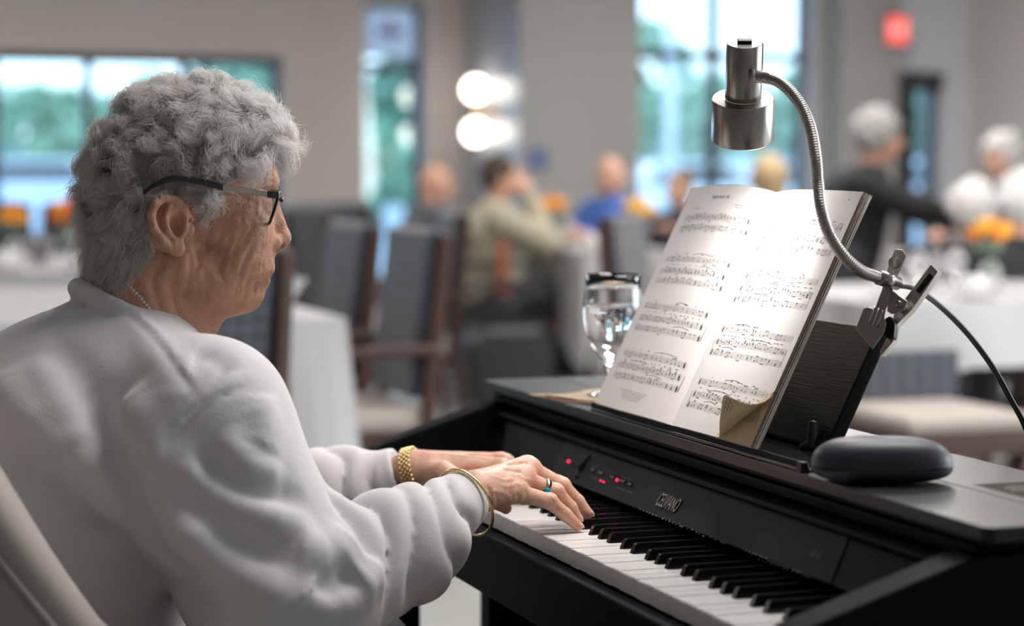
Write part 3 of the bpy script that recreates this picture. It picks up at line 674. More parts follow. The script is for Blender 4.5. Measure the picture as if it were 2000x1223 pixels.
cb = [at(1755, 558, d=2.305), at(1790, 566, d=2.325), at(1838, 600, d=2.38), at(1890, 652, d=2.42), at(1938, 716, d=2.45), at(1975, 782, d=2.47), at(2004, 838, d=2.48), at(2045, 960, d=2.48), (.50, .52, .45), (.50, .50, .15), (.55, .50, .006), (.75, .55, .006)]
for k in (-1, 1):
    off = np.array([rt[0], rt[1], .3])*.0014*k
    MB().tube(spline([np.array(c)+off for c in cb], 8), .0021, 8).build('cable', M['cable'], lamp, smooth=True)

# ------------------------------------------------------------------ goblet of water on a napkin
gl = at(1196, 772, z=LZ+.004)
gp = (gl[0], gl[1], LZ+.0045)
M['glass'] = bpy.data.materials.new('clear_glass'); M['glass'].use_nodes = True; _b = M['glass'].node_tree.nodes['Principled BSDF']
_b.inputs['Transmission Weight'].default_value = 1; _b.inputs['Roughness'].default_value = 0; _b.inputs['IOR'].default_value = 1.47; _b.inputs['Base Color'].default_value = (1, 1, 1, 1)
M['water'] = bpy.data.materials.new('water'); M['water'].use_nodes = True; _b = M['water'].node_tree.nodes['Principled BSDF']
_b.inputs['Transmission Weight'].default_value = 1; _b.inputs['Roughness'].default_value = 0; _b.inputs['IOR'].default_value = 1.33; _b.inputs['Base Color'].default_value = (.96, .98, 1, 1)
gob = thing('water_goblet', 'stemmed glass goblet of water on a beige napkin beside the song book', 'glass', gp); gob.scale = (.98, .98, .96)
outer = [(.034, 0), (.0345, .0015), (.030, .0035), (.014, .006), (.0065, .010), (.0052, .018), (.0085, .024), (.0062, .030), (.0075, .040), (.016, .050), (.028, .066), (.036, .084), (.0405, .106), (.0410, .128), (.0395, .150), (.0385, .172)]
inner = [(.0372, .1722), (.0382, .150), (.0397, .128), (.0392, .106), (.0347, .085), (.0267, .068), (.015, .0535), (.006, .047), (0, .0455)]
MB().lathe([(0, 0)]+outer+inner, seg=48).build('glass_body', M['glass'], gob, smooth=True)
win = [(0, .0450), (.0062, .0465), (.0153, .0531), (.0270, .0678), (.0350, .0848), (.0395, .106), (.04, .126), (.0398, .1285), (0, .1285)]
MB().lathe(win, seg=48).build('water', M['water'], gob, smooth=True)
napc = at(1125, 768, z=LZ)
t = thing('napkin', 'folded beige paper napkin under the goblet', 'napkin', (gl[0], gl[1]-.02, LZ))
b = MB(); rs_ = np.random.default_rng(4); U, V = np.meshgrid(np.linspace(-1, 1, 22), np.linspace(-1, 1, 22), indexing='ij')
for k in range(3):
    Z = .0008+.0012*k+.0015*np.abs(np.sin(U*2.3+k))*(np.abs(V) > .75)+.006*np.clip((-V-U-1.2), 0, 1)
    X_ = (U*.068+.01*k)*1.0; Y_ = V*.07+.004*k
    a_ = .55+.05*k; b.grid(np.stack([X_*math.cos(a_)-Y_*math.sin(a_), X_*math.sin(a_)+Y_*math.cos(a_), Z], -1))
b.build('napkin_ply', M['napkin'], t, smooth=True, solid=.0006)

# ------------------------------------------------------------------ spectacle case
cc = (at(1600, 940, z=LZ)+at(1838, 938, z=LZ))/2
case = thing('glasses_case', 'dark navy hard clamshell glasses case lying on the piano lid', 'glasses case', (cc[0]+.008, cc[1]-.003, LZ), math.radians(72))
M['case'] = mat('case_leatherette', (.030, .030, .046), .42, bump=.15, bscale=900)
def half(zs, lo):
    b_ = MB(); n, m_ = 48, 14; v = []
    G_ = np.zeros((m_, n+1, 3))
    for i in range(m_):
        ph = (i/(m_-1))*math.pi/2
        for j in range(n+1):
            w = 2*math.pi*j/n; ce = lambda t, e: math.copysign(abs(math.cos(t))**e, math.cos(t)); se = lambda t, e: math.copysign(abs(math.sin(t))**e, math.sin(t))
            kx = .071*math.cos(ph)**.55 if ph < 1.5707 else 0; ky = .036*math.cos(ph)**.6 if ph < 1.5707 else 0
            G_[i, j] = (kx*ce(w, .78), ky*se(w, .85), zs*math.sin(ph)**.9+lo)
    return b_.grid(G_)
half(.0285, .0172).build('case_lid', M['case'], case, smooth=True)
half(-.0145, .0150).build('case_base', M['case'], case, smooth=True)
MB().lathe([(.9, 0), (.9, .001)], seg=4)
b = MB(); b.add([(.0703*math.copysign(abs(math.cos(w))**.78, math.cos(w)), .0354*math.copysign(abs(math.sin(w))**.85, math.sin(w)), z) for z in (.0153, .0167) for w in np.linspace(0, 2*math.pi, 48, endpoint=False)], [(i, (i+1) % 48, 48+(i+1) % 48, 48+i) for i in range(48)])
b.build('case_seam', M['black_plastic'], case)
# ------------------------------------------------------------------ sculpting with distance fields
def np_mesh(name, v, f, mt, smooth=True):
    v = np.asarray(v, np.float32); f = np.asarray(f, np.int32); me = bpy.data.meshes.new(name); k = f.shape[1]
    me.vertices.add(len(v)); me.vertices.foreach_set('co', v.ravel()); me.loops.add(f.size); me.loops.foreach_set('vertex_index', f.ravel())
    me.polygons.add(len(f)); me.polygons.foreach_set('loop_start', np.arange(0, f.size, k, dtype=np.int32)); me.update(calc_edges=True); me.validate()
    for m in (mt if isinstance(mt, (list, tuple)) else [mt]): me.materials.append(m)
    if smooth: me.shade_smooth()
    return me
class Vol:
    """a distance field on a grid; parts are blended in and out of it, then turned into one surface"""
    def __init__(s, lo, hi, h):
        s.lo = np.array(lo, float); s.h = h; s.n = np.ceil((np.array(hi)-s.lo)/h).astype(int)+1
        s.ax = [(s.lo[i]+h*np.arange(s.n[i])).astype(np.float32) for i in range(3)]; s.G = np.full(s.n, .06, np.float32)
    def box(s, lo, hi):
        a = np.clip(np.floor((np.array(lo)-s.lo)/s.h).astype(int), 0, s.n); b = np.clip(np.ceil((np.array(hi)-s.lo)/s.h).astype(int)+1, 0, s.n)
        sl = tuple(slice(i, j) for i, j in zip(a, b))
        return sl, s.ax[0][sl[0]][:, None, None], s.ax[1][sl[1]][None, :, None], s.ax[2][sl[2]][None, None, :]
    def _put(s, sl, d, k, sub=False):
        g = s.G[sl]
        if g.size == 0: return
        if sub:
            h = np.clip(.5-.5*(g+d)/k, 0, 1); s.G[sl] = g*(1-h)-d*h+k*h*(1-h)
        else:
            h = np.clip(.5+.5*(g-d)/k, 0, 1); s.G[sl] = g*(1-h)+d*h-k*h*(1-h)
    def ell(s, c, r, k=.01, sub=False, R=None, rx=0, rz=0, ry=0):
        c = np.array(c); r = np.array(r); m = max(r)+k+.025
        sl, X, Y, Z = s.box(c-m, c+m); x, y, z = X-c[0], Y-c[1], Z-c[2]
        if rx: a, b = math.cos(rx), math.sin(rx); y, z = a*y+b*z, -b*y+a*z
        if rz: a, b = math.cos(rz), math.sin(rz); x, y = a*x+b*y, -b*x+a*y
        if ry: a, b = math.cos(ry), math.sin(ry); x, z = a*x-b*z, b*x+a*z
        k0 = np.sqrt((x/r[0])**2+(y/r[1])**2+(z/r[2])**2); k1 = np.sqrt((x/r[0]**2)**2+(y/r[1]**2)**2+(z/r[2]**2)**2)+1e-6
        s._put(sl, (k0*(k0-1)/k1).astype(np.float32), k, sub)
    def cone(s, a, b, ra, rb, k=.01, sub=False, sc=(1, 1, 1)):
        a = np.array(a, float); b = np.array(b, float); m = max(ra, rb)/min(sc)+k+.025
        sl, X, Y, Z = s.box(np.minimum(a, b)-m, np.maximum(a, b)+m); sc = np.array(sc); A = a*sc; D = b*sc-A; L2 = D@D+1e-12
        x, y, z = X*sc[0]-A[0], Y*sc[1]-A[1], Z*sc[2]-A[2]
        t = np.clip((x*D[0]+y*D[1]+z*D[2])/L2, 0, 1)
        d = np.sqrt((x-t*D[0])**2+(y-t*D[1])**2+(z-t*D[2])**2)-(ra+(rb-ra)*t)
        s._put(sl, d.astype(np.float32), k, sub)
    def chain(s, pts, rr, k=.01, **kw):
        for i in range(len(pts)-1): s.cone(pts[i], pts[i+1], rr[i], rr[i+1], k, **kw)
    def crease(s, pts, w, amp, sharp=False):
        """amp > 0 raises a ridge along a line, amp < 0 presses a groove; tapers at both ends"""
        pts = [np.array(p) for p in pts if p is not None]; n = len(pts)
        if n < 2: return
        L = [0]
        for i in range(n-1): L.append(L[-1]+np.linalg.norm(pts[i+1]-pts[i]))
        P = np.array(pts); m = 3*w; sl, X, Y, Z = s.box(P.min(0)-m, P.max(0)+m); best = None
        if s.G[sl].size == 0: return
        for i in range(n-1):
            D = pts[i+1]-pts[i]; x, y, z = X-pts[i][0], Y-pts[i][1], Z-pts[i][2]; t = np.clip((x*D[0]+y*D[1]+z*D[2])/(D@D+1e-12), 0, 1)
            d2 = (x-t*D[0])**2+(y-t*D[1])**2+(z-t*D[2])**2; u = (L[i]+t*(L[i+1]-L[i]))/L[-1]
            if best is None: best, U = d2, u+0*d2
            else: q = d2 < best; best = np.where(q, d2, best); U = np.where(q, u, U)
        tp = np.clip(np.minimum(U, 1-U)*5, 0, 1); tp = tp*tp*(3-2*tp)
        pr = np.exp(-np.sqrt(best+(w*.12)**2)/(w*.75)) if sharp else np.exp(-best/(w*w))
        s.G[sl] -= (amp*pr*tp).astype(np.float32)
    def val(s, P):
        i = np.rint((P-s.lo)/s.h).astype(int); ok = ((i >= 0) & (i < s.n)).all(-1); i = np.clip(i, 0, s.n-1)
        return np.where(ok, s.G[i[..., 0], i[..., 1], i[..., 2]], .06)
    def hit(s, px, py, d0=1.7, d1=3.3):
        R = fw+(px-1000)/F*rt-(py-611.5)/F*up; ds = np.arange(d0, d1, s.h*.5); v = s.val(CAM+ds[:, None]*R)
        i = np.argmax(v < 0)
        return CAM+R*ds[i] if v[i] < 0 else None
    def line(s, pl, n=6):
        """a pixel polyline laid on the surface"""
        pl = spline([np.array(p, float) for p in pl], n) if len(pl) > 2 else [np.array(pl[0])+(np.array(pl[1])-np.array(pl[0]))*t for t in np.linspace(0, 1, n)]
        q = [s.hit(*p) for p in pl]; q = [p for p in q if p is not None]
        if len(q) < 3: return q
        dd = np.array([p@fw for p in q]); md = np.median(dd); out = [p for p, e in zip(q, dd) if abs(e-md) < .13]
        return out
    def surface(s):
        G = s.G; n = s.n; ins = G < 0
        c = np.zeros(n-1, np.int8)
        for i in (0, 1):
            for j in (0, 1):
                for k in (0, 1): c += ins[i:n[0]-1+i, j:n[1]-1+j, k:n[2]-1+k]
        act = (c > 0) & (c < 8); idx = np.full(n-1, -1, np.int64); A = np.argwhere(act); idx[act] = np.arange(len(A))
        acc = np.zeros((len(A), 3)); cnt = np.zeros(len(A)); offs = [(i, j, k) for i in (0, 1) for j in (0, 1) for k in (0, 1)]
        for a in offs:
            for ax in range(3):
                if a[ax]: continue
                b = list(a); b[ax] = 1; ga = G[A[:, 0]+a[0], A[:, 1]+a[1], A[:, 2]+a[2]].astype(float); gb = G[A[:, 0]+b[0], A[:, 1]+b[1], A[:, 2]+b[2]].astype(float)
                q = (ga < 0) != (gb < 0); t = np.where(q, ga/np.where(q, ga-gb, 1), 0); p = np.tile(np.array(a, float), (len(A), 1)); p[:, ax] = t
                acc[q] += p[q]; cnt[q] += 1
        V = s.lo+s.h*(A+acc/np.maximum(cnt, 1)[:, None]); Fs = []
        for ax in range(3):
            o1, o2 = [(1, 2), (2, 0), (0, 1)][ax]; sh = list(n); sh[ax] -= 1
            lo = [slice(0, n[i]) for i in range(3)]; lo[ax] = slice(0, n[ax]-1); hi = list(lo); hi[ax] = slice(1, n[ax])
            e = ins[tuple(lo)] != ins[tuple(hi)]; E_ = np.argwhere(e); flip = ins[tuple(lo)][e]
            ok = (E_[:, o1] > 0) & (E_[:, o2] > 0) & (E_[:, o1] < n[o1]-1) & (E_[:, o2] < n[o2]-1); E_ = E_[ok]; flip = flip[ok]
            q = []
            for d1_, d2_ in ((0, 0), (-1, 0), (-1, -1), (0, -1)):
                t = E_.copy(); t[:, o1] += d1_; t[:, o2] += d2_; q.append(idx[t[:, 0], t[:, 1], t[:, 2]])
            q = np.stack(q, 1); q[~flip] = q[~flip][:, ::-1]; Fs.append(q)
        Q = np.concatenate(Fs); Q = Q[(Q >= 0).all(1)][:, ::-1]
        return V, Q
    def normal(s, P):
        h = s.h; i = np.clip(np.rint((P-s.lo)/h).astype(int), 2, s.n-3); g = []
        for ax in range(3):
            a = i.copy(); a[:, ax] += 2; b = i.copy(); b[:, ax] -= 2; g.append(s.G[a[:, 0], a[:, 1], a[:, 2]]-s.G[b[:, 0], b[:, 1], b[:, 2]])
        g = np.stack(g, 1).astype(float); return g/(np.linalg.norm(g, axis=1, keepdims=True)+1e-9)
def smooth_mesh(V, Q, it=1, lam=.5):
    for _ in range(it):
        A = np.zeros_like(V); C = np.zeros(len(V))
        for a, b in ((0, 1), (1, 2), (2, 3), (3, 0)):
            np.add.at(A, Q[:, a], V[Q[:, b]]); np.add.at(C, Q[:, a], 1); np.add.at(A, Q[:, b], V[Q[:, a]]); np.add.at(C, Q[:, b], 1)
        V = V+lam*(A/np.maximum(C, 1)[:, None]-V)
    return V
def project(P):
    d = np.asarray(P, float)-CAM; z = d@fw; return np.stack([1000+F*(d@rt)/z, 611.5-F*(d@up)/z], -1)

def skin_mat(name, a, b, red, rough=.5, wr=1.0, spots=True):
    m = bpy.data.materials.new(name); m.use_nodes = True; nt = m.node_tree; p = nt.nodes['Principled BSDF']; L = nt.links.new
    p.inputs['Roughness'].default_value = rough; p.inputs['Specular IOR Level'].default_value = .35
    p.inputs['Subsurface Weight'].default_value = .22; p.inputs['Subsurface Radius'].default_value = (1, .35, .2); p.inputs['Subsurface Scale'].default_value = .005
    tcn = nt.nodes.new('ShaderNodeTexCoord'); v = tcn.outputs['Object']
    def noise(sc, det=4): n = nt.nodes.new('ShaderNodeTexNoise'); n.inputs['Scale'].default_value = sc; n.inputs['Detail'].default_value = det; L(v, n.inputs['Vector']); return n
    def ramp(src, stops):
        r = nt.nodes.new('ShaderNodeValToRGB'); e = r.color_ramp.elements
        while len(e) < len(stops): e.new(.5)
        for q, (ps_, c_) in zip(e, stops): q.position = ps_; q.color = tuple(c_)+(1,) if len(c_) == 3 else c_
        L(src, r.inputs[0]); return r
    n1 = noise(28, 6); base = ramp(n1.outputs['Fac'], [(.32, a), (.5, b), (.68, red)])
    out = base.outputs[0]
    if spots:
        n2 = noise(55, 2); sp_ = ramp(n2.outputs['Fac'], [(.62, (0, 0, 0)), (.74, (.55, .55, .55))])
        mx = nt.nodes.new('ShaderNodeMixRGB'); mx.blend_type = 'MULTIPLY'; mx.inputs[2].default_value = (.68, .52, .44, 1); L(sp_.outputs[0], mx.inputs[0]); L(out, mx.inputs[1]); out = mx.outputs[0]
    L(out, p.inputs['Base Color'])
    vo = nt.nodes.new('ShaderNodeTexVoronoi'); vo.feature = 'DISTANCE_TO_EDGE'; vo.inputs['Scale'].default_value = 330; L(v, vo.inputs['Vector'])
    n3 = noise(130, 5); wv = nt.nodes.new('ShaderNodeTexNoise'); wv.inputs['Scale'].default_value = 60; wv.inputs['Detail'].default_value = 6; wv.inputs['Distortion'].default_value = 1.5; L(v, wv.inputs['Vector'])
    ad = nt.nodes.new('ShaderNodeMath'); ad.operation = 'MULTIPLY_ADD'; ad.inputs[1].default_value = .5; L(vo.outputs['Distance'], ad.inputs[0]); L(n3.outputs['Fac'], ad.inputs[2])
    ad2 = nt.nodes.new('ShaderNodeMath'); ad2.operation = 'MULTIPLY_ADD'; ad2.inputs[1].default_value = 1.6; L(wv.outputs['Fac'], ad2.inputs[0]); L(ad.outputs[0], ad2.inputs[2])
    bp = nt.nodes.new('ShaderNodeBump'); bp.inputs['Strength'].default_value = .55*wr; bp.inputs['Distance'].default_value = .0022; L(ad2.outputs[0], bp.inputs['Height']); L(bp.outputs[0], p.inputs['Normal'])
    return m
M['skin'] = skin_mat('aged_skin', (.40, .215, .135), (.50, .285, .19), (.50, .235, .16))
M['skin_hand'] = skin_mat('aged_skin_hand', (.54, .31, .225), (.62, .38, .28), (.58, .27, .20), .42, .55)
M['nail'] = mat('fingernail', (.62, .42, .36), .25)

# ------------------------------------------------------------------ the pianist
XH = -.10
lady = thing('person', 'elderly pianist with curly white hair in a white sweatshirt playing the piano', 'person', (XH, -.5, 0))
def kid(o): o.parent = lady; o.location = (-XH, .5, 0); return o
def Hd(px, py, dx=0.): return at(px, py, x=XH+dx)
def mir(p): q = np.array(p, float); q[0] = 2*XH-q[0]; return q
hv = Vol((-.215, -.56, .93), (.0, -.24, 1.29), .0021)
def sym(fn, p, *a, **k): fn(p, *a, **k); fn(mir(p), *a, **k)
hv.ell(Hd(375, 335), (.073, .095, .088), .01)
hv.ell(Hd(300, 400), (.062, .065, .07), .03)
hv.cone(Hd(285, 460), Hd(258, 655), .054, .066, .03)
hv.cone(Hd(415, 575), Hd(330, 668), .026, .044, .03)
hv.ell(Hd(438, 445), (.060, .056, .082), .02)
hv.ell(Hd(420, 525), (.050, .052, .044), .02)
hv.ell(Hd(505, 352), (.047, .020, .014), .012)
hv.ell(Hd(474, 522), (.030, .034, .030), .015)
hv.ell(Hd(477, 578), (.025, .0215, .0195), .014)
for s_ in (0, 1):
    g = (lambda p: mir(p)) if s_ else (lambda p: np.array(p))
    hv.cone(g(Hd(352, 512, .052)), g(Hd(455, 583, .022)), .017, .017, .018)
    hv.ell(g(Hd(468, 438, .040)), (.022, .028, .020), .016)
    hv.ell(g(Hd(437, 548, .036)), (.019, .026, .022), .014)
    hv.ell(g(Hd(462, 490, .036)), (.020, .026, .026), .016)
    hv.ell(g(Hd(528, 397, .034)), (.019, .016, .0125), .010, sub=True)
    hv.ell(g(Hd(507, 396, .032)), (.0155, .0145, .0115), .005)
    hv.ell(g(Hd(506, 410, .032)), (.0155, .0140, .0090), .005)
    hv.ell(g(Hd(531, 474, .0125)), (.0075, .0115, .0095), .006)
    # ear
    ear = [(372, 428, .072), (360, 405, .076), (345, 391, .081), (322, 386, .086), (303, 398, .090), (295, 420, .090), (301, 446, .088), (316, 468, .085), (332, 484, .081)]
    hv.ell(g(Hd(330, 438, .078)), (.0065, .021, .031), .006, rx=-.25)
    hv.ell(g(Hd(345, 442, .087)), (.012, .0105, .0165), .004, sub=True, rx=-.3)
    hv.ell(g(Hd(325, 405, .089)), (.007, .0075, .007), .004, sub=True)
    hv.chain([g(Hd(*e)) for e in ear], [.0034, .0040, .0044, .0047, .0048, .0046, .0044, .0046, .0050], .003)
    hv.ell(g(Hd(345, 484, .079)), (.0050, .0095, .0105), .004, rx=.5)
    hv.chain([g(Hd(*e)) for e in [(330, 402, .083), (322, 425, .085), (327, 450, .084), (340, 468, .081)]], [.0028, .0034, .0034, .003], .003)
    hv.ell(g(Hd(370, 449, .0745)), (.0040, .0060, .0075), .004)
hv.cone(Hd(526, 384), Hd(550, 458), .0078, .0092, .010)
hv.ell(Hd(552.5, 467), (.0105, .0092, .0095), .006)
hv.cone(Hd(543, 481), Hd(518, 498), .0048, .008, .008)
for s_ in (1, -1):
    p = Hd(544, 485, .0075); p[0] = XH+s_*.0075; hv.ell(p, (.0042, .0072, .0046), .002, sub=True, rx=.25)
hv.ell(Hd(520, 523), (.019, .0075, .008), .006); hv.ell(Hd(511, 549), (.018, .0075, .0065), .006)
hv.crease([mir(Hd(489, 541, .028)), mir(Hd(512, 538, .017)), Hd(532, 537), Hd(512, 538, .017), Hd(487, 541, .030)], .0032, -.0075, True)
for pl, w, a in [([(522, 477), (506, 500), (494, 524), (484, 548)], .0042, -.0034), ([(487, 541), (480, 562), (476, 590)], .0035, -.0030), ([(503, 468), (484, 500), (472, 536), (470, 575)], .0036, -.0030),
                 ([(478, 440), (463, 478), (455, 520), (462, 560), (455, 590)], .0036, -.0032), ([(455, 455), (440, 490), (436, 530), (446, 568)], .0040, -.0030), ([(428, 470), (420, 505), (428, 545)], .0042, -.0022),
                 ([(500, 440), (482, 462), (468, 500)], .0032, -.0022), ([(506, 402), (488, 392), (462, 384)], .0022, -.0018), ([(505, 408), (484, 406), (456, 404)], .0022, -.0018), ([(504, 415), (486, 422), (462, 432)], .0024, -.0020),
                 ([(512, 424), (498, 432), (482, 434)], .0030, -.0024), ([(536, 334), (512, 325), (490, 322)], .0026, -.0018), ([(538, 345), (515, 338), (488, 336)], .0026, -.0020), ([(538, 356), (515, 351), (485, 352)], .0024, -.0016),
                 ([(528, 506), (524, 516), (524, 527)], .0016, -.0011), ([(517, 507), (513, 518), (514, 529)], .0016, -.0012), ([(507, 512), (503, 522), (503, 532)], .0016, -.0011), ([(512, 556), (508, 566), (509, 574)], .0018, -.0012),
                 ([(497, 552), (495, 565), (498, 577)], .0018, -.0012), ([(380, 478), (388, 510), (384, 545), (388, 580)], .0030, -.0028), ([(372, 490), (372, 530), (362, 575)], .0035, -.0024), ([(350, 505), (338, 550), (345, 600), (352, 632)], .0045, -.0034),
                 ([(395, 520), (402, 560), (398, 605)], .0040, -.0030), ([(320, 500), (300, 545), (308, 590), (325, 625)], .0045, -.0026), ([(420, 560), (425, 590), (405, 615)], .0036, -.0024), ([(250, 560), (280, 585), (300, 615)], .004, -.002),
                 ([(412, 430), (404, 470), (408, 500)], .004, -.0016), ([(493, 478), (476, 510), (466, 548)], .0026, -.0018), ([(446, 440), (430, 462), (420, 480)], .003, -.0015), ([(470, 470), (452, 505), (448, 545), (455, 575)], .0022, -.0016),
                 ([(446, 490), (430, 520), (440, 556)], .0024, -.0018), ([(436, 590), (460, 597), (478, 592)], .003, -.0016), ([(415, 590), (440, 606), (465, 610)], .003, -.0014)]:
    hv.crease(hv.line(pl), w, a*2.0, True)
Vh, Qh = hv.surface(); Nh = hv.normal(Vh)

# hands: a palm, five jointed fingers, tendons
def hand(lo, hi, wrist, arm, fingers, thumb, h=.0017):
    v = Vol(lo, hi, h)
    v.cone(arm, wrist, .030, .0225, .01, sc=(1, 1, 1.18))
    for fg in fingers:
        j = fg['j']; r = fg['r']; m = j[0]
        v.cone(wrist, m, .0195, r[0]*1.22, .012)
    for fg in fingers:
        j = fg['j']; r = fg['r']
        v.chain(j, r, .0030)
        v.ell(j[0]+np.array([0, -.001, r[0]*.38]), (r[0]*.92, r[0]*1.1, r[0]*.85), .006)
        v.ell(j[1]+np.array([0, 0, r[1]*.14]), (r[1]*1.06, r[1]*1.10, r[1]*1.06), .003)
        up_ = np.array([0, 0, 1.]); a = wrist+np.array([0, 0, .0185]); b = j[0]+up_*r[0]*1.12; mid = (a+b)/2+up_*.0018
        v.crease([a, mid, b], .0028, .0022)
    for i in range(len(fingers)-1):
        a = (fingers[i]['j'][0]+fingers[i+1]['j'][0])/2; w2_ = wrist*.45+a*.55
        v.crease([w2_+np.array([0, 0, .018]), a+np.array([0, .003, .013])], .0042, -.0036)
    v.chain(thumb[0], thumb[1], .009)
    return v
RW = np.array([.018, -.088, .786]); RA = np.array([.075, -.165, .748])
def A(px, py, x): return at(px, py, x=x)
rf = [dict(j=[A(1008, 962, .008), A(1074, 980, .003), A(1105, 1006, .000), A(1128, 1028, -.002)], r=[.0108, .0088, .0076, .0062]),
      dict(j=[A(1022, 936, -.014), A(1086, 962, -.016), A(1114, 992, -.017), A(1126, 1012, -.018)], r=[.0115, .0094, .0082, .0068]),
      dict(j=[A(1034, 918, -.037), A(1098, 950, -.037), A(1128, 980, -.035), A(1147, 1003, -.034)], r=[.0118, .0095, .0084, .0069]),
      dict(j=[A(1030, 914, -.060), A(1090, 946, -.062), A(1114, 970, -.063), A(1126, 995, -.062)], r=[.0115, .0092, .0081, .0068])]
rth = ([RW+np.array([-.012, .012, -.006]), A(952, 964, -.050), A(972, 978, -.060), A(988, 993, -.064)], [.016, .012, .0090, .0070])
rh = hand((-.10, -.20, .71), (.12, .13, .84), RW, RA, rf, rth)
for pl, w, a in [([(938, 950), (946, 975), (942, 1000)], .0022, -.0022), ([(950, 945), (960, 975), (955, 1010)], .0022, -.0022), ([(964, 950), (972, 980), (968, 1005)], .002, -.0018), ([(975, 985), (985, 992), (996, 990)], .003, -.0015),
                 ([(960, 930), (985, 938), (1005, 935)], .0018, .0014), ([(975, 945), (990, 950), (1010, 945), (1020, 952)], .0018, .0012), ([(955, 958), (980, 962), (1000, 975)], .0018, .0012), ([(1005, 925), (1025, 935), (1040, 938)], .0018, .0014),
                 ([(1020, 985), (1028, 968), (1026, 955)], .002, -.0016), ([(1006, 990), (1012, 975), (1010, 962)], .0018, -.0014), ([(1066, 968), (1072, 978), (1070, 990)], .0013, -.0010), ([(1074, 970), (1080, 982), (1076, 994)], .0013, -.0012), ([(1082, 976), (1086, 988), (1081, 998)], .0013, -.0010),
                 ([(1102, 998), (1108, 1004), (1104, 1012)], .0011, -.0008), ([(1090, 955), (1094, 963), (1090, 972)], .0012, -.0010), ([(1098, 960), (1101, 968), (1097, 978)], .0012, -.0010)]:
    rh.crease(rh.line(pl, 5), w, a)
LW = np.array([-.275, -.075, .772]); LA = np.array([-.33, -.16, .745])
lf = [dict(j=[A(962, 912, -.285), A(1030, 932, -.285), A(1048, 952, -.285), A(1056, 972, -.285)], r=[.0108, .0088, .0076, .0062]),
      dict(j=[A(978, 906, -.263), A(1036, 930, -.262), A(1056, 950, -.262), A(1064, 972, -.262)], r=[.0115, .0094, .0082, .0068]),
      dict(j=[A(985, 909, -.240), A(1040, 934, -.238), A(1060, 956, -.237), A(1068, 980, -.237)], r=[.0118, .0095, .0084, .0069]),
      dict(j=[A(980, 918, -.217), A(1034, 948, -.215), A(1050, 968, -.214), A(1058, 990, -.214)], r=[.0115, .0092, .0081, .0068])]
lth = ([LW+np.array([.010, .012, -.004]), A(865, 925, -.225), A(905, 938, -.205), A(940, 958, -.195)], [.016, .0135, .0105, .0080])
lh = hand((-.37, -.2, .69), (-.16, .14, .83), LW, LA, lf, lth)
lh.ell(A(838, 902, -.262), (.010, .012, .009), .008)
Vr, Qr = rh.surface(); Vl, Ql = lh.surface()
# hidden trunk, arms and legs complete the figure under the clothes
tv = Vol((-.42, -.75, .0), (.28, .12, 1.02), .012)
tv.cone((XH, -.58, .56), (XH, -.50, .84), .12, .12, .02, sc=(.8, 1, 1)); tv.cone((XH, -.50, .84), (XH, -.455, .96), .11, .06, .03)
SHR, ELR = np.array([.07, -.405, .885]), np.array([.148, -.322, .702]); SHL, ELL_ = np.array([-.27, -.405, .885]), np.array([-.36, -.27, .685])
for a, b_, c_ in ((SHR, ELR, RA), (SHL, ELL_, LA)): tv.chain([a, b_, c_], [.045, .04, .03], .01); tv.cone((XH, -.46, .93), a, .05, .045, .02)
for sx_ in (-.09, .09): tv.chain([(XH+sx_*.9, -.56, .53), (XH+sx_*1.3, -.17, .52), (XH+sx_*1.3, -.16, .10), (XH+sx_*1.3, -.06, .045)], [.085, .06, .042, .035], .02)
Vt, Qt = tv.surface()
Vb = np.concatenate([Vh, Vr, Vl, Vt]); o1, o2, o3 = len(Vh), len(Vh)+len(Vr), len(Vh)+len(Vr)+len(Vl)
Qb = np.concatenate([Qh, Qr+o1, Ql+o2, Qt+o3])
me = np_mesh('body', Vb, Qb, [M['skin'], M['skin_hand']])
mi = np.concatenate([np.zeros(len(Qh)), np.ones(len(Qr)+len(Ql)), np.zeros(len(Qt))]).astype(np.int32)

# ---- sweatshirt
sv = Vol((-.46, -.80, .44), (.27, .0, 1.06), .0040)
sv.cone((XH, -.60, .50), (XH, -.515, .84), .185, .155, .02, sc=(.86, 1, 1))
sv.cone((XH, -.515, .84), (XH, -.458, .918), .150, .085, .04, sc=(.9, 1, 1))
for sh_, el, wr, mid in ((SHR, ELR, np.array([.026, -.099, .7835]), np.array([.092, -.195, .745])), (SHL, ELL_, np.array([-.283, -.085, .769]), np.array([-.33, -.165, .735]))):
    sv.cone((XH, -.475, .912), sh_, .072, .079, .05)
    sv.cone(sh_, el, .082, .078, .045); sv.cone(sh_+np.array([-.0, -.035, -.06]), el+np.array([0, -.035, -.015]), .070, .076, .045)
    dv = (wr-mid)/np.linalg.norm(wr-mid); sv.chain([el, mid, wr-dv*.034], [.076, .057, .0365], .03); sv.cone(wr-dv*.034, wr-dv*.012, .0365, .034, .004)
    cut = wr+dv*.050; sv.ell(cut, (.06, .06, .06), .004, sub=True)
def fold(pl, w, a): sv.crease(sv.line(pl, 7), w, a*(1.9 if min(p[0] for p in pl) > 580 else (1.1 if w < .0075 else (2.5 if max(p[1] for p in pl) > 1030 and min(p[0] for p in pl) < 270 else 1.75))), a < 0 and w > .005)
sv.G += 0
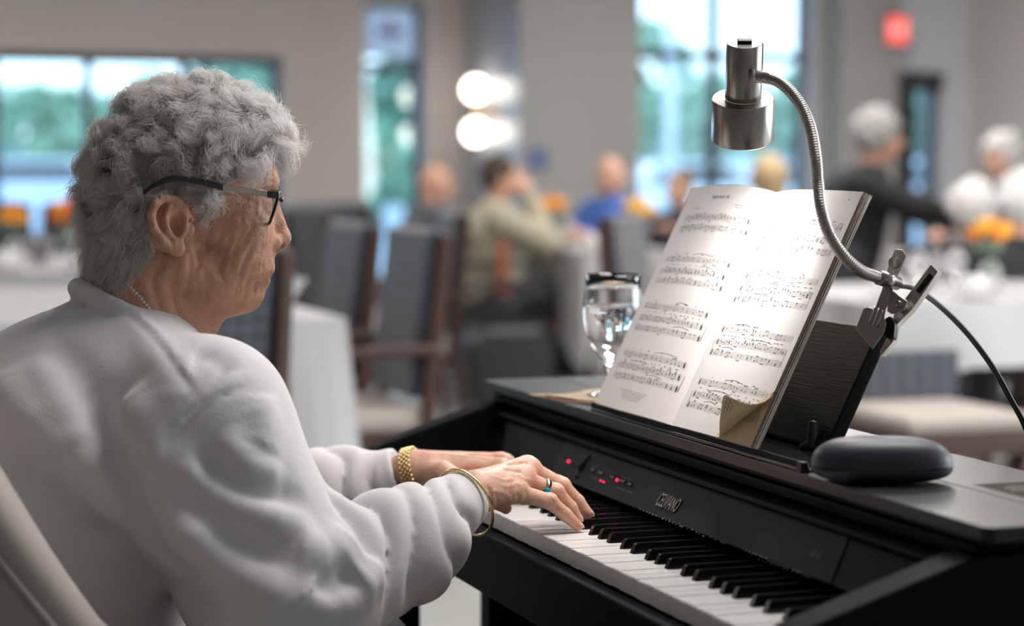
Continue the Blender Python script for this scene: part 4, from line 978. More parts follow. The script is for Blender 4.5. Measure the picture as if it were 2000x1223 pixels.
for pl, w, a in [([(100, 640), (148, 719), (200, 830), (255, 965), (349, 1127), (420, 1215)], .017, -.013), ([(0, 878), (90, 975), (177, 1050), (278, 1127), (440, 1215)], .016, -.012), ([(0, 720), (60, 820), (130, 930), (230, 1040)], .020, .008),
                 ([(60, 690), (120, 800), (190, 930), (280, 1060)], .020, .009), ([(0, 800), (70, 890), (150, 985), (250, 1070)], .014, -.006), ([(250, 760), (300, 880), (340, 1000), (400, 1120)], .026, .010),
                 ([(240, 600), (300, 680), (330, 760), (320, 850)], .02, .004), ([(455, 730), (420, 700), (370, 690)], .02, -.005), ([(500, 770), (520, 830), (510, 890)], .02, .004),
                 ([(367, 878), (449, 949), (532, 973), (600, 968)], .016, -.009), ([(331, 888), (426, 965), (514, 1005), (621, 1040)], .017, .009), ([(420, 850), (490, 910), (560, 935)], .016, .006), ([(300, 900), (380, 1010), (480, 1080), (580, 1110)], .022, -.007),
                 ([(330, 1000), (420, 1090), (520, 1150), (600, 1200)], .024, .008), ([(609, 1132), (648, 1152), (695, 1118)], .017, -.016), ([(575, 1149), (637, 1178), (700, 1155), (735, 1090)], .016, .012), ([(560, 1060), (640, 1080), (690, 1050)], .02, .008),
                 
                 
                 
                 
                 ([(231, 595), (296, 654), (349, 725), (396, 790)], .0042, -.0042), ([(240, 590), (304, 648), (357, 720), (404, 784)], .007, .0028), ([(490, 746), (426, 778), (378, 813), (331, 861), (310, 893)], .0042, -.0042), ([(480, 740), (420, 768), (370, 803), (322, 852)], .006, .0025),
                 ([(60, 610), (130, 600), (200, 590), (240, 585)], .012, -.004), ([(100, 590), (160, 570), (215, 580)], .010, .004)]:
    fold(pl, w, a)
def gather(a, b_, n_, amp, rad, skew, seed):
    """ring folds of a pushed-up sleeve between a and b_: round ridges, sharp valleys"""
    a, b_ = np.array(a), np.array(b_); D = b_-a; L_ = np.linalg.norm(D); D /= L_; e = np.cross(D, [0, 0, 1.]); e /= np.linalg.norm(e); f_ = np.cross(D, e); m = rad+.03
    sl, X, Y, Z = sv.box(np.minimum(a, b_)-m, np.maximum(a, b_)+m); x, y, z = X-a[0], Y-a[1], Z-a[2]
    t = (x*D[0]+y*D[1]+z*D[2])/L_; q1 = x*e[0]+y*e[1]+z*e[2]; q2 = x*f_[0]+y*f_[1]+z*f_[2]; an = np.arctan2(q2, q1); rr = np.sqrt(q1*q1+q2*q2)
    ph_ = n_*t+skew*np.sin(an+seed)+.30*np.sin(2*an+seed*1.7+3*t)+.16*np.sin(3*an-seed+5*t); ridge = np.abs(np.sin(np.pi*ph_))**.65
    env = np.clip(t*5, 0, 1)*np.clip((1-t)*7, 0, 1)*np.clip((rad+.02-rr)/.02, 0, 1)*(.35+.65*np.sin(an*.5+seed*2.3+4*t)**2)
    sv.G[sl] -= (amp*(ridge-.62)*env).astype(np.float32)
gather((.148, -.290, .712), (.040, -.118, .772), 4.4, .0185, .085, .55, .6)
gather((-.36, -.25, .70), (-.292, -.098, .762), 4.0, .014, .08, .4, 2.1)
# ribbed collar
rc, ra_ = np.array([XH, -.432, .969]), .074; e1 = np.array([1, 0, 0]); e2 = np.array([0, .083, -.050]); 
ring = [rc+ra_*math.cos(t)*e1*(1)+math.sin(t)*e2 for t in np.linspace(0, 2*math.pi, 33)]
for i in range(32): sv.cone(ring[i], ring[i+1], .0085, .0085, .010)
ring2 = [p+np.array([0, 0, -.0]) for p in ring]
outr = [rc+(ra_+.016)*math.cos(t)*e1+math.sin(t)*e2*1.2+np.array([0, -.004, -.013]) for t in np.linspace(0, 2*math.pi, 33)]
sv.crease(outr, .004, -.004)
Vs, Qs = sv.surface(); Vs = smooth_mesh(Vs, Qs, 1, .25)
def fabric_mat(name, col, sc=1.0, rough=.9):
    m = bpy.data.materials.new(name); m.use_nodes = True; nt = m.node_tree; p = nt.nodes['Principled BSDF']; L = nt.links.new
    p.inputs['Base Color'].default_value = tuple(col)+(1,); p.inputs['Roughness'].default_value = rough; p.inputs['Specular IOR Level'].default_value = .15; p.inputs['Sheen Weight'].default_value = .25; p.inputs['Sheen Roughness'].default_value = .6
    tcn = nt.nodes.new('ShaderNodeTexCoord'); n = nt.nodes.new('ShaderNodeTexNoise'); n.inputs['Scale'].default_value = 420*sc; n.inputs['Detail'].default_value = 3; L(tcn.outputs['Object'], n.inputs['Vector'])
    w = nt.nodes.new('ShaderNodeTexNoise'); w.inputs['Scale'].default_value = 1100*sc; L(tcn.outputs['Object'], w.inputs['Vector'])
    a = nt.nodes.new('ShaderNodeMath'); a.operation = 'MULTIPLY_ADD'; a.inputs[1].default_value = .35; L(w.outputs['Fac'], a.inputs[0]); L(n.outputs['Fac'], a.inputs[2])
    b = nt.nodes.new('ShaderNodeBump'); b.inputs['Strength'].default_value = .35; b.inputs['Distance'].default_value = .0012; L(a.outputs[0], b.inputs['Height']); L(b.outputs[0], p.inputs['Normal'])
    return m
M['sweat'] = fabric_mat('sweatshirt_fleece', (.68, .66, .675))
kid(link(bpy.data.objects.new('sweatshirt', np_mesh('sweatshirt', Vs, Qs, M['sweat']))))
# trousers and shoes
tr = Vol((-.36, -.78, .0), (.16, .10, .66), .010)
tr.cone((XH, -.60, .53), (XH, -.56, .58), .17, .165, .02, sc=(.9, 1, 1.2))
for sx_ in (-.09, .09): tr.chain([(XH+sx_*.95, -.55, .54), (XH+sx_*1.3, -.165, .535), (XH+sx_*1.3, -.16, .13)], [.10, .075, .062], .03)
V_, Q_ = tr.surface(); kid(link(bpy.data.objects.new('trousers', np_mesh('trousers', V_, Q_, mat('trousers_dark', (.03, .032, .04), .85)))))
for sx_ in (-.117, .117):
    s_ = Vol((XH+sx_-.07, -.26, 0), (XH+sx_+.07, .08, .16), .006); s_.ell((XH+sx_, -.16, .06), (.042, .055, .055), .01); s_.ell((XH+sx_, -.06, .042), (.045, .10, .040), .02); s_.ell((XH+sx_, -.06, -.03), (.2, .3, .03), .001, sub=True)
    V_, Q_ = s_.surface(); kid(link(bpy.data.objects.new('shoe', np_mesh('shoe', V_, Q_, M['black_plastic']))))

# ---- hair: scalp tint on the head mesh and curled strands
def inpoly(P, poly):
    x, y = P[:, 0], P[:, 1]; c = np.zeros(len(P), bool); n = len(poly); j = n-1
    for i in range(n):
        (xi, yi), (xj, yj) = poly[i], poly[j]
        c ^= ((yi > y) != (yj > y)) & (x < (xj-xi)*(y-yi)/(yj-yi+1e-9)+xi); j = i
    return c
HAIR = [(528, 292), (516, 318), (488, 336), (462, 352), (440, 368), (428, 392), (424, 425), (410, 420), (396, 398), (378, 382), (345, 376), (312, 382), (294, 402), (290, 440), (304, 478), (300, 506), (270, 530), (232, 540), (196, 520), (150, 515), (130, 400), (130, 80), (620, 80), (600, 280)]
Cf = Vh[Qh].mean(1); Cm = Cf.copy(); Cm[:, 0] = XH+np.abs(Cm[:, 0]-XH); hm = inpoly(project(Cm), HAIR)
earbox = (np.abs(Cf[:, 0]-XH) > .0745) & (project(Cm)[:, 1] > 383) & (project(Cm)[:, 0] > 285) & (project(Cm)[:, 0] < 385); hm &= ~earbox
mi2 = np.zeros(len(Qb), np.int32); mi2[:] = mi; mi2[:len(Qh)][hm] = 2
M['scalp'] = mat('scalp_hair', (.52, .45, .41), .8, bump=.5, bscale=250, col2=(.38, .31, .27), vscale=60)
me.materials.append(M['scalp']); me.polygons.foreach_set('material_index', mi2)
body_o = kid(link(bpy.data.objects.new('body', me)))
rs = np.random.default_rng(21)
fi = np.argwhere(hm)[:, 0]; e1_ = Vh[Qh[fi, 2]]-Vh[Qh[fi, 0]]; e2_ = Vh[Qh[fi, 3]]-Vh[Qh[fi, 1]]; ar = np.linalg.norm(np.cross(e1_, e2_), axis=1)
near = (Cf[fi, 0] > XH-.045); ar = ar*np.where(near, 1.0, .45)
NS = 21000
pick = rs.choice(fi, NS, p=ar/ar.sum()); R0 = Vh[Qh[pick]].mean(1)+rs.normal(0, .0012, (NS, 3)); N0 = hv.normal(R0)
pq = R0.copy(); pq[:, 0] = XH+np.abs(pq[:, 0]-XH); IMG = project(pq)
NC = 340
cl = rs.choice(NS, NC, replace=False); d2 = ((R0[:, None, :]-R0[cl][None])**2).sum(-1); ci = d2.argmin(1); CC = R0[cl][ci]
nape = np.clip((IMG[:, 1]-395)/70, 0, 1)*np.clip((330-IMG[:, 0])/40, 0, 1)
side = np.clip((IMG[:, 1]-322)/22, 0, 1)*np.clip((IMG[:, 0]-262)/30, 0, 1)*np.clip((432-IMG[:, 0])/14, 0, 1)      # short hair by the temple
front = np.clip((IMG[:, 0]-450)/60, 0, 1)*np.clip((350-IMG[:, 1])/30, 0, 1)
back = np.clip((260-IMG[:, 0])/60, 0, 1)*(1-nape)
ln = .025+.012*rs.random(NS)+.017*front-.005*back-.013*side-.000*nape
ax_c = rs.normal(size=(NC, 3)); ax_c /= np.linalg.norm(ax_c, axis=1, keepdims=True); axi = ax_c[ci]
T1 = np.cross(N0, axi); T1 /= np.linalg.norm(T1, axis=1, keepdims=True)+1e-9; T2 = np.cross(N0, T1)
ph = (rs.random(NC)*6.28)[ci]+rs.normal(0, .35, NS); Rc = (.006+.006*rs.random(NC))[ci]*(1+rs.normal(0, .15, NS)); om = ((4.5+4.5*rs.random(NC))*rs.choice([-1, 1], NC))[ci]
NP_ = 13; s = np.linspace(0, 1, NP_)[None, :, None]
down = np.array([0, -.25, -1.0]); fwd = np.array([0, .85, .25]); bk = np.array([0, -.8, .1])
D = N0*(1-.86*nape-.70*side)[:, None]+down*(1.0*nape+.55*side)[:, None]+np.array([0, -1., 0])*(.5*side)[:, None]+fwd*(.60*front)[:, None]+bk*(.25*back)[:, None]+T1*.25; D /= np.linalg.norm(D, axis=1, keepdims=True)
curl = (1-.85*nape-.6*side)[:, None, None]
fz = lambda f_: f_[:, None, None]
base = R0[:, None, :]+D[:, None, :]*(fz(ln)*(s**.85)*(1-.30*s*curl))
phs = fz(ph)+fz(om)*s
cur = (np.sin(phs)-np.sin(fz(ph)))*T1[:, None, :]+(np.cos(phs)-np.cos(fz(ph)))*(.6*T2+.5*N0)[:, None, :]
Pst = base+cur*fz(Rc)*curl*np.clip(s*2.2, 0, 1)
tgt = (CC-R0)[:, None, :]*(.60*s**1.0)*curl; Pst = Pst+tgt
Pst += np.cumsum(rs.normal(0, .00042, (NS, NP_, 3)), axis=1)*np.where(rs.random((NS, 1, 1)) < .12, 3.2, 1.0)
Pst[:, :, 2] -= (.010*s[..., 0]**2)*np.clip(IMG[:, 0:1]-500, 0, 40)/40
# keep strands above the skin
inside = hv.val(Pst.reshape(-1, 3)).reshape(NS, NP_); push = np.clip(.0022-inside, 0, .02)*(s[..., 0] > .05); Pst += push[..., None]*N0[:, None, :]
def strands(P, r0, r1):
    n, m, _ = P.shape; T = np.gradient(P, axis=1); T /= np.linalg.norm(T, axis=2, keepdims=True)+1e-12
    ref = rs.normal(size=(n, 1, 3)); a = np.cross(T, ref); a /= np.linalg.norm(a, axis=2, keepdims=True)+1e-9; b = np.cross(T, a)
    rr = (r0+(r1-r0)*np.linspace(0, 1, m)**2)[None, :, None]; V = np.stack([P+rr*(math.cos(w)*a+math.sin(w)*b) for w in (0, 2.0944, 4.1888)], 2)
    i = np.arange(n)[:, None, None]; j = np.arange(m-1)[None, :, None]; k = np.arange(3)[None, None, :]; k2 = (k+1) % 3
    q = lambda jj, kk: (i*m+jj)*3+kk
    Fq = np.stack([q(j, k)+0*k, q(j, k2), q(j+1, k2), q(j+1, k)], -1).reshape(-1, 4)
    return V.reshape(-1, 3), Fq
def hair_mat(name, c1, c2):
    m = bpy.data.materials.new(name); m.use_nodes = True; nt = m.node_tree; L = nt.links.new; nt.nodes.clear()
    tcn = nt.nodes.new('ShaderNodeTexCoord'); n = nt.nodes.new('ShaderNodeTexNoise'); n.inputs['Scale'].default_value = 45; n.inputs['Detail'].default_value = 3; L(tcn.outputs['Object'], n.inputs['Vector'])
    r = nt.nodes.new('ShaderNodeValToRGB'); r.color_ramp.elements[0].position = .38; r.color_ramp.elements[1].position = .6; r.color_ramp.elements[0].color = tuple(c1)+(1,); r.color_ramp.elements[1].color = tuple(c2)+(1,); L(n.outputs['Fac'], r.inputs[0])
    p = nt.nodes.new('ShaderNodeBsdfPrincipled'); p.inputs['Roughness'].default_value = .45; p.inputs['Specular IOR Level'].default_value = .4; L(r.outputs[0], p.inputs['Base Color'])
    t = nt.nodes.new('ShaderNodeBsdfTranslucent'); L(r.outputs[0], t.inputs[0]); mx = nt.nodes.new('ShaderNodeMixShader'); mx.inputs[0].default_value = .5; o = nt.nodes.new('ShaderNodeOutputMaterial')
    tr_ = nt.nodes.new('ShaderNodeBsdfTransparent'); m2 = nt.nodes.new('ShaderNodeMixShader'); m2.inputs[0].default_value = .5
    L(p.outputs[0], mx.inputs[1]); L(t.outputs[0], mx.inputs[2]); L(mx.outputs[0], m2.inputs[1]); L(tr_.outputs[0], m2.inputs[2]); L(m2.outputs[0], o.inputs[0]); return m
M['hair'] = hair_mat('white_hair', (.90, .86, .82), (.97, .955, .94))
V_, Q_ = strands(Pst, .00030, .00016)
tag(kid(link(bpy.data.objects.new('hair', np_mesh('hair', V_, Q_, M['hair'])))), kind='stuff')
# eyes, brows, nails
for s_ in (1, -1):
    c = Hd(508, 403, .032); c[0] = XH+s_*.032
    kid(MB().ellipsoid(c, (.0126, .0126, .0126), 20, 14).build('eyeball', mat('eye_white', (.62, .55, .5), .15), None, smooth=True))
    kid(MB().ellipsoid(c+np.array([0, .0088, 0]), (.0055, .0045, .0055), 16, 10).build('iris', mat('iris', (.12, .12, .12), .1), None, smooth=True))
NL = []
def nail(fg):
    a, b_ = fg['j'][2], fg['j'][3]; t = (b_-a)/np.linalg.norm(b_-a); up_ = np.array([.16, .12, 1.]); up_ -= t*(up_@t); up_ /= np.linalg.norm(up_); sd = np.cross(t, up_); r = fg['r'][3]
    Mx = Matrix((tuple(sd), tuple(t), tuple(up_))).transposed(); c = b_+t*r*.15+up_*r*.62
    kid(MB().ellipsoid(c, (r*.80, r*1.05, r*.42), 16, 10, Mx).build('fingernail', M['nail'], None, smooth=True))
for fg in rf+lf: nail(fg)

# ------------------------------------------------------------------ what she wears
# spectacles
sp_ = thing('eyeglasses', 'black eyeglasses with silver temples worn by the pianist', 'eyeglasses', tuple(Hd(540, 385)))
so_ = np.array(sp_.location)
def gk(nm, b, m, **k): o = b.build(nm, m, sp_, **k); o.location = tuple(-so_); return o
tips = [(280, 377, .087), (300, 363, .089), (328, 351, .090), (360, 350, .089), (400, 357, .086), (436, 367, .083)]
mets = [(434, 367, .083), (478, 372, .080), (522, 379, .0765)]
hins = [(520, 379, .0755), (540, 381, .074), (546, 381, .072)]
M['tort'] = mat('acetate_black', (.010, .009, .009), .15)
M['silver'] = mat('temple_silver', (.42, .38, .33), .3, metal=1)
def ribbon(pts, hgt, th, flipx):
    P_ = [Hd(*p) for p in pts]
    if flipx: P_ = [mir(p) for p in P_]
    P_ = spline(P_, 5) if len(P_) > 2 else P_; b_ = MB(); n = len(P_); hh = np.interp(np.linspace(0, 1, n), np.linspace(0, 1, len(hgt)), hgt)
    v = []
    for p, h_ in zip(P_, hh):
        for sx_, sz_ in ((-1, -1), (1, -1), (1, 1), (-1, 1)): v.append(p+np.array([sx_*th/2, 0, sz_*h_/2]))
    f_ = [(i*4+k, i*4+(k+1) % 4, (i+1)*4+(k+1) % 4, (i+1)*4+k) for i in range(n-1) for k in range(4)]+[(0, 1, 2, 3), tuple(range(4*n-4, 4*n))]
    return b_.add(v, f_)
for fl_ in (False, True):
    gk('temple_tip', ribbon(tips, [.0045, .0065, .007, .007], .004, fl_), M['tort'], bevel=.001)
    gk('temple', ribbon(mets, [.0068, .0068], .0028, fl_), M['silver'], bevel=.0006)
    gk('hinge', ribbon(hins, [.0075, .0085, .009], .005, fl_), M['tort'], bevel=.001)
    s_ = -1 if fl_ else 1
    top, bot = Hd(547, 374, .07), Hd(524, 438, .06)
    def lens_pt(u, w):   # u across (0 nose .. 1 temple), w 0 top .. 1 bottom
        p = top*(1-w)+bot*w; x = .010+(.064-.004*w)*u; p[0] = XH+s_*x; p[1] += .004*(1-u)-.010*u*u*.4+.003; return p
    outl = [lens_pt(.5+.5*math.copysign(abs(math.cos(a))**.5, math.cos(a)), .5-.5*math.copysign(abs(math.sin(a))**.6, math.sin(a))) for a in np.linspace(0, 2*math.pi, 37)]
    gk('rim', MB().tube(outl, .0017, 8, cap=False), M['tort'], smooth=True)
    gk('lens', MB().add(outl[:-1]+[lens_pt(.5, .5)+np.array([0, .0025, 0])], [(i, (i+1) % 36, 36) for i in range(36)]), M['pane'], smooth=True)
b1 = Hd(545, 392); 
gk('bridge', MB().tube([b1+np.array([-.012, .0, 0]), b1+np.array([0, .004, .003]), b1+np.array([.012, .0, 0])], .0019, 8), M['tort'], smooth=True)
# necklaces
M['pearl'] = mat('pearl', (.75, .70, .62), .2)
nk = thing('pearl_necklace', 'thin necklace of tiny pearls around the pianist\'s neck', 'necklace', tuple(rc))
def on_neck(px, py): return hv.hit(px, py)
nl = [on_neck(*p) for p in [(188, 518), (205, 524), (222, 533), (240, 546), (256, 562), (272, 580), (288, 600), (300, 617)]]
nl = [np.array(p) for p in nl if p is not None]
nb = MB(); gb = MB()
if len(nl) > 3:
    full = spline(nl, 8); Ls = np.concatenate([[0], np.cumsum(np.linalg.norm(np.diff(np.array(full), axis=0), axis=1))])
    for d_ in np.arange(0, Ls[-1], .0042):
        p = np.array([np.interp(d_, Ls, np.array(full)[:, k]) for k in range(3)]); n_ = hv.normal(p[None])[0]; nb.ellipsoid(p+n_*.0012-np.array(rc), (.0018,)*3, 8, 6)
        q = mir(p); nb.ellipsoid(q+n_*np.array([-1, 1, 1])*.0012-np.array(rc), (.0018,)*3, 8, 6)
    tag(nb.build('pearls', M['pearl'], nk, smooth=True), kind='stuff')
    gc = thing('gold_chain', 'fine gold chain lying under the pearl necklace', 'necklace', tuple(rc))
    for k_, m__ in (('chain', None),):
        pts_ = [p+hv.normal(p[None])[0]*.001+np.array([0, .001, -.0045])-np.array(rc) for p in full]
        gb.tube(pts_, .0009, 6); gb.build('chain', M['gold'], gc, smooth=True)
# bangle on the right cuff
bgc = RW+(RA-RW)/np.linalg.norm(RA-RW)*.020+np.array([0, 0, -.002]); axd_ = np.array([.35, -.62, -.32]); 
bdir = (RW-RA)/np.linalg.norm(RW-RA); bq = Vector(tuple(bdir+np.array([0, .25, .05]))).to_track_quat('Z', 'Y').to_matrix().to_4x4()
b = MB(); pr_ = []
for i in range(72):
    w = 2*math.pi*i/72; pr_.append(Vector((.0400*math.cos(w), .0410*math.sin(w), 0)))
bang = thing('bangle', 'thin faceted gold bangle on the right sleeve cuff', 'bangle', tuple(bgc))
pts_ = [tuple(bq @ p) for p in pr_]+[tuple(bq @ pr_[0])]
b.tube(pts_, [.0017+.0005*(i % 2) for i in range(73)], 8, cap=False); b.build('band', M['gold'], bang, smooth=True)
# gold link watch bracelet on the left wrist
wc = LW+np.array([.002, .000, .001]); wd = (LW-LA)/np.linalg.norm(LW-LA); wq = Vector(tuple(wd)).to_track_quat('Z', 'Y').to_matrix().to_4x4()
br = thing('link_bracelet', 'gold link bracelet on the left wrist', 'bracelet', tuple(wc))
lm = MB().ellipsoid((0, 0, 0), (.0024, .0030, .0017), 8, 6).mesh('bracelet_link'); lm.materials.append(M['gold']); lm.shade_smooth()
for r_ in range(5):
    for i in range(26):
        w = 2*math.pi*(i+.5*(r_ % 2))/26; o = link(bpy.data.objects.new('bracelet_link', lm), br)
        o.matrix_local = wq @ Matrix.Translation((.0285*math.cos(w), .0265*math.sin(w), (r_-2)*.0031)) @ Matrix.Rotation(w, 4, 'Z')
# ring
j = rf[1]['j']; rcn = j[0]*.36+j[1]*.64; td = (j[1]-j[0])/np.linalg.norm(j[1]-j[0]); rq = Vector(tuple(td)).to_track_quat('Z', 'Y').to_matrix().to_4x4()
rg = thing('finger_ring', 'silver band ring with a blue opal stone on the right hand', 'ring', tuple(rcn))
b = MB().lathe([(.0100, -.0028), (.0112, -.0034), (.0116, 0), (.0112, .0034), (.0100, .0028), (.0100, -.0028)], seg=32); o = b.build('ring_band', mat('ring_silver', (.75, .70, .58), .18, metal=1), rg, smooth=True); o.matrix_local = rq
tocam = (CAM-rcn); tocam -= td*(tocam@td); tocam /= np.linalg.norm(tocam); stn = tocam*.85+np.array([0, 0, -.25]); stn -= td*(stn@td); stn /= np.linalg.norm(stn)
o = MB().ellipsoid((0, 0, 0), (.0046, .0046, .0022), 16, 8).build('stone', mat('opal_blue', (.0, .22, .45), .12, col2=(.0, .42, .42), vscale=300), rg, smooth=True)
o.matrix_local = Matrix.Translation(Vector(tuple(stn*.0106))) @ Vector(tuple(stn)).to_track_quat('Z', 'Y').to_matrix().to_4x4()

# ------------------------------------------------------------------ her armchair
ch = thing('armchair', 'grey upholstered tub armchair the pianist sits in', 'armchair', (XH, -.45, 0))
M['chair_fab'] = fabric_mat('linen_grey', (.45, .40, .355), .7)
def rim(t, off, dz):
    """t from -1 (left arm front) to 1 (right arm front); off outward, dz below the top"""
    a = abs(t); sg = 1 if t > 0 else -1
    if a < .6: ph_ = a/.6*math.pi/2; x = (.315+off)*math.sin(ph_); y = -.09-(.225+off)*math.cos(ph_)
    else: x = .315+off; y = -.09+(a-.6)/.4*.36
    z = .953-.02*(a/.35)**2 if a < .35 else (.933-.31*((a-.35)/.35)**1.0 if a < .70 else .623-.02*(a-.70)/.30)
    sm = .5
    return np.array([sg*x, y, z-dz])
ts = np.linspace(-1, 1, 81)
def zs_smooth(arr):
    z = arr[:, 2].copy()
    for _ in range(6): z[1:-1] = (z[:-2]+2*z[1:-1]+z[2:])/4
    arr[:, 2] = z; return arr
def rail(off, dz): return zs_smooth(np.array([rim(t, off, dz) for t in ts]))
prof_ = [(-.035, None), (-.040, .10), (-.038, .03), (-.025, .006), (.0, .0), (.022, .006), (.034, .03), (.036, .062), (.034, .066), (.030, None)]
rows = []
for off, dz in prof_:
    if dz is None: q_ = rail(off, 0); q_[:, 2] = .22 if off > 0 else .42
    else: q_ = rail(off, dz)
    rows.append(q_)
rows = np.array(rows); ex = [rows[0]]
G = np.concatenate([rows]); MB().grid(G).build('shell', M['chair_fab'], ch, smooth=True)
MB().tube(list(rail(.0365, .064)), .0052, 8).build('piping', mat('piping_grey', (.33, .29, .255), .9), ch, smooth=True)
MB().box(-.275, .275, -.27, .27, .36, .46).build('seat_cushion', M['chair_fab'], ch, bevel=.03, seg=3)
MB().box(-.30, .30, -.28, .25, .20, .36).build('seat_base', M['chair_fab'], ch, bevel=.01)
for sx_ in (-.26, .26):
    for sy_ in (-.24, .22): MB().tube([(sx_, sy_, .20), (sx_*1.05, sy_*1.05, 0)], [.022, .014], 10).build('leg', M['wood'], ch, smooth=True)
# ------------------------------------------------------------------ dining hall: chairs
def check_mat(name, c1, c2, sc):
    m = bpy.data.materials.new(name); m.use_nodes = True; nt = m.node_tree; p = nt.nodes['Principled BSDF']; L = nt.links.new
    t = nt.nodes.new('ShaderNodeTexCoord'); mp = nt.nodes.new('ShaderNodeMapping'); mp.inputs['Rotation'].default_value = (0, math.radians(45), 0); L(t.outputs['Object'], mp.inputs[0])
    ck = nt.nodes.new('ShaderNodeTexChecker'); ck.inputs['Scale'].default_value = sc; ck.inputs[1].default_value = tuple(c1)+(1,); ck.inputs[2].default_value = tuple(c2)+(1,); L(mp.outputs[0], ck.inputs[0]); L(ck.outputs[0], p.inputs['Base Color'])
    p.inputs['Roughness'].default_value = .7; p.inputs['Sheen Weight'].default_value = .3; return m
M['uph'] = check_mat('upholstery_navy_check', (.026, .030, .042), (.062, .070, .088), 34)
M['uph_seat'] = mat('seat_fabric_beige', (.36, .32, .28), .8)
def make_chair():
    t = thing('dining_chair', 'x', 'chair', (0, 0, 0), 0, 'navy dining chairs in the hall')
    MB().box(-.235, .235, -.22, .26, .40, .475).build('seat', M['uph_seat'], t, bevel=.025, seg=3)
    MB().prism([(-.215, .50), (-.275, .97), (-.255, .985), (-.225, .975), (-.165, .50)], -.215, .215).build('backrest', M['uph'], t, bevel=.012, seg=2)
    for s in (-1, 1):
        MB().prism([(-.30, 0), (-.235, .45), (-.285, .965), (-.25, .97), (-.195, .46), (-.26, 0)], s*.215, s*.252).build('back_post', M['wood'], t, bevel=.004)
        MB().tube([(s*.225, .24, .42), (s*.225, .245, 0)], [.024, .017], 8).build('leg', M['wood'], t, smooth=True)
        MB().prism([(-.245, .655), (.20, .645), (.225, .62), (.19, .615), (-.24, .625)], s*.215, s*.262).build('armrest', M['wood'], t, bevel=.006)
        MB().tube([(s*.238, .19, .62), (s*.232, .16, .44)], .016, 8).build('arm_support', M['wood'], t, smooth=True)
        MB().box(min(s*.215, s*.24), max(s*.215, s*.24), -.20, .22, .36, .41).build('seat_rail', M['wood'], t)
    MB().box(-.215, .215, .20, .235, .36, .41).build('seat_rail', M['wood'], t)
    return t
chair0 = make_chair(); _used = []
def chair(x, y, rz, label):
    c = chair0 if not _used else copy_tree(chair0); _used.append(1)
    c.location = (x, y, 0); c.rotation_euler = (0, 0, rz); c['label'] = label; return c
PI = math.pi
def gxy(px, d): p = at(px, 331, d=d); return p[0], p[1]
chair(-2.64, -.02, PI/2+.25, 'navy checked dining chair close behind the pianist\'s chin')
chair(-3.69, .71, PI, 'navy dining chair nearest the goblet, wooden armrest toward the viewer')
chair(-4.34, .69, PI, 'navy dining chair half hidden behind the nearest dining chair')
x, y = gxy(585, 11.0); chair(x, y, PI*.62, 'slate dining chair just right of the pianist\'s nose')
x, y = gxy(706, 9.6); chair(x, y, 0.2, 'slate dining chair in front of the narrow window')
x, y = gxy(765, 8.6); chair(x, y, PI-.15, 'dark dining chair whose back hides the bald man\'s jacket')
x, y = gxy(1345, 7.9); chair(x, y, -PI/2+.9, 'slate dining chair between the far table and the song book')
x, y = gxy(-50, 10.9); chair(x, y, PI/2, 'dark dining chair at the left edge below the wide window')
x, y = gxy(165, 11.0); chair(x, y, PI/2, 'dark dining chair just left of the pianist\'s nape')

# ------------------------------------------------------------------ tables, each with its own cloth
TB = []
def table(x0, x1, y0, y1, drop, label, clabel, seed=0, corner=.18):
    TB.append((x0, x1, y0, y1))
    cx, cy = (x0+x1)/2, (y0+y1)/2; a, b_ = (x1-x0)/2, (y1-y0)/2
    t = thing('dining_table', label, 'table', (cx, cy, 0), 0, 'dining tables')
    MB().box(-a+.02, a-.02, -b_+.02, b_-.02, .715, .745).build('table_top', M['wood'], t, bevel=.004)
    MB().lathe([(.30, 0), (.29, .03), (.06, .06), (.05, .68), (.12, .715)], seg=20).build('pedestal', M['wood'], t, smooth=True)
    rs = np.random.default_rng(seed); c = thing('tablecloth', clabel, 'tablecloth', (cx, cy, 0), 0, 'white tablecloths')
    per = []
    n = 26
    for k in range(n): per.append((-a+2*a*k/n, -b_, k/n, (0, -1)))
    for k in range(n): per.append((a, -b_+2*b_*k/n, k/n, (1, 0)))
    for k in range(n): per.append((a-2*a*k/n, b_, k/n, (0, 1)))
    for k in range(n): per.append((-a, b_-2*b_*k/n, k/n, (-1, 0)))
    rows = []; m_ = 10; N = len(per)
    for r in range(m_):
        s = r/(m_-1); row = []
        for i, (x, y, q, nn) in enumerate(per):
            cr = max(0, 1-min(q, 1-q)*5) ; dz = drop+corner*cr**2
            w = .018*math.sin(i*.9+seed)+.022*math.sin(i*.37+seed*2)
            kx = 1 if x > 0 else -1; ky = 1 if y > 0 else -1
            ox = nn[0]*(w+.012)*s+(kx*.03*cr*s); oy = nn[1]*(w+.012)*s+(ky*.03*cr*s)
            row.append((x+ox, y+oy, .7535-dz*s if r else .7535))
        rows.append(row+[row[0]])
    mb = MB(); mb.grid(np.array(rows)); top = [rows[0][i] for i in range(N)]
    mb.add(top+[(0, 0, .7535)], [(i, (i+1) % N, N) for i in range(N)])
    mb.build('cloth', M['cloth'], c, smooth=False, solid=.0)
    return t
table(-4.95, -3.2, -.75, .62, .46, 'dining table right behind the pianist\'s face', 'white tablecloth with long drop behind the pianist\'s face', 1, .06)
table(-7.6, -5.9, -1.1, .62, .40, 'dining table behind the pianist\'s nape', 'white tablecloth on the table left of the pianist\'s nape', 2)
table(-9.9, -7.4, 2.95, 3.42, .42, 'far dining table where the man in blue sits', 'white tablecloth on the table of the man in blue', 3)
table(-4.40, -3.35, 2.28, 4.05, .20, 'large dining table at the right edge', 'white tablecloth with pointed corner on the large right table', 4, .36)
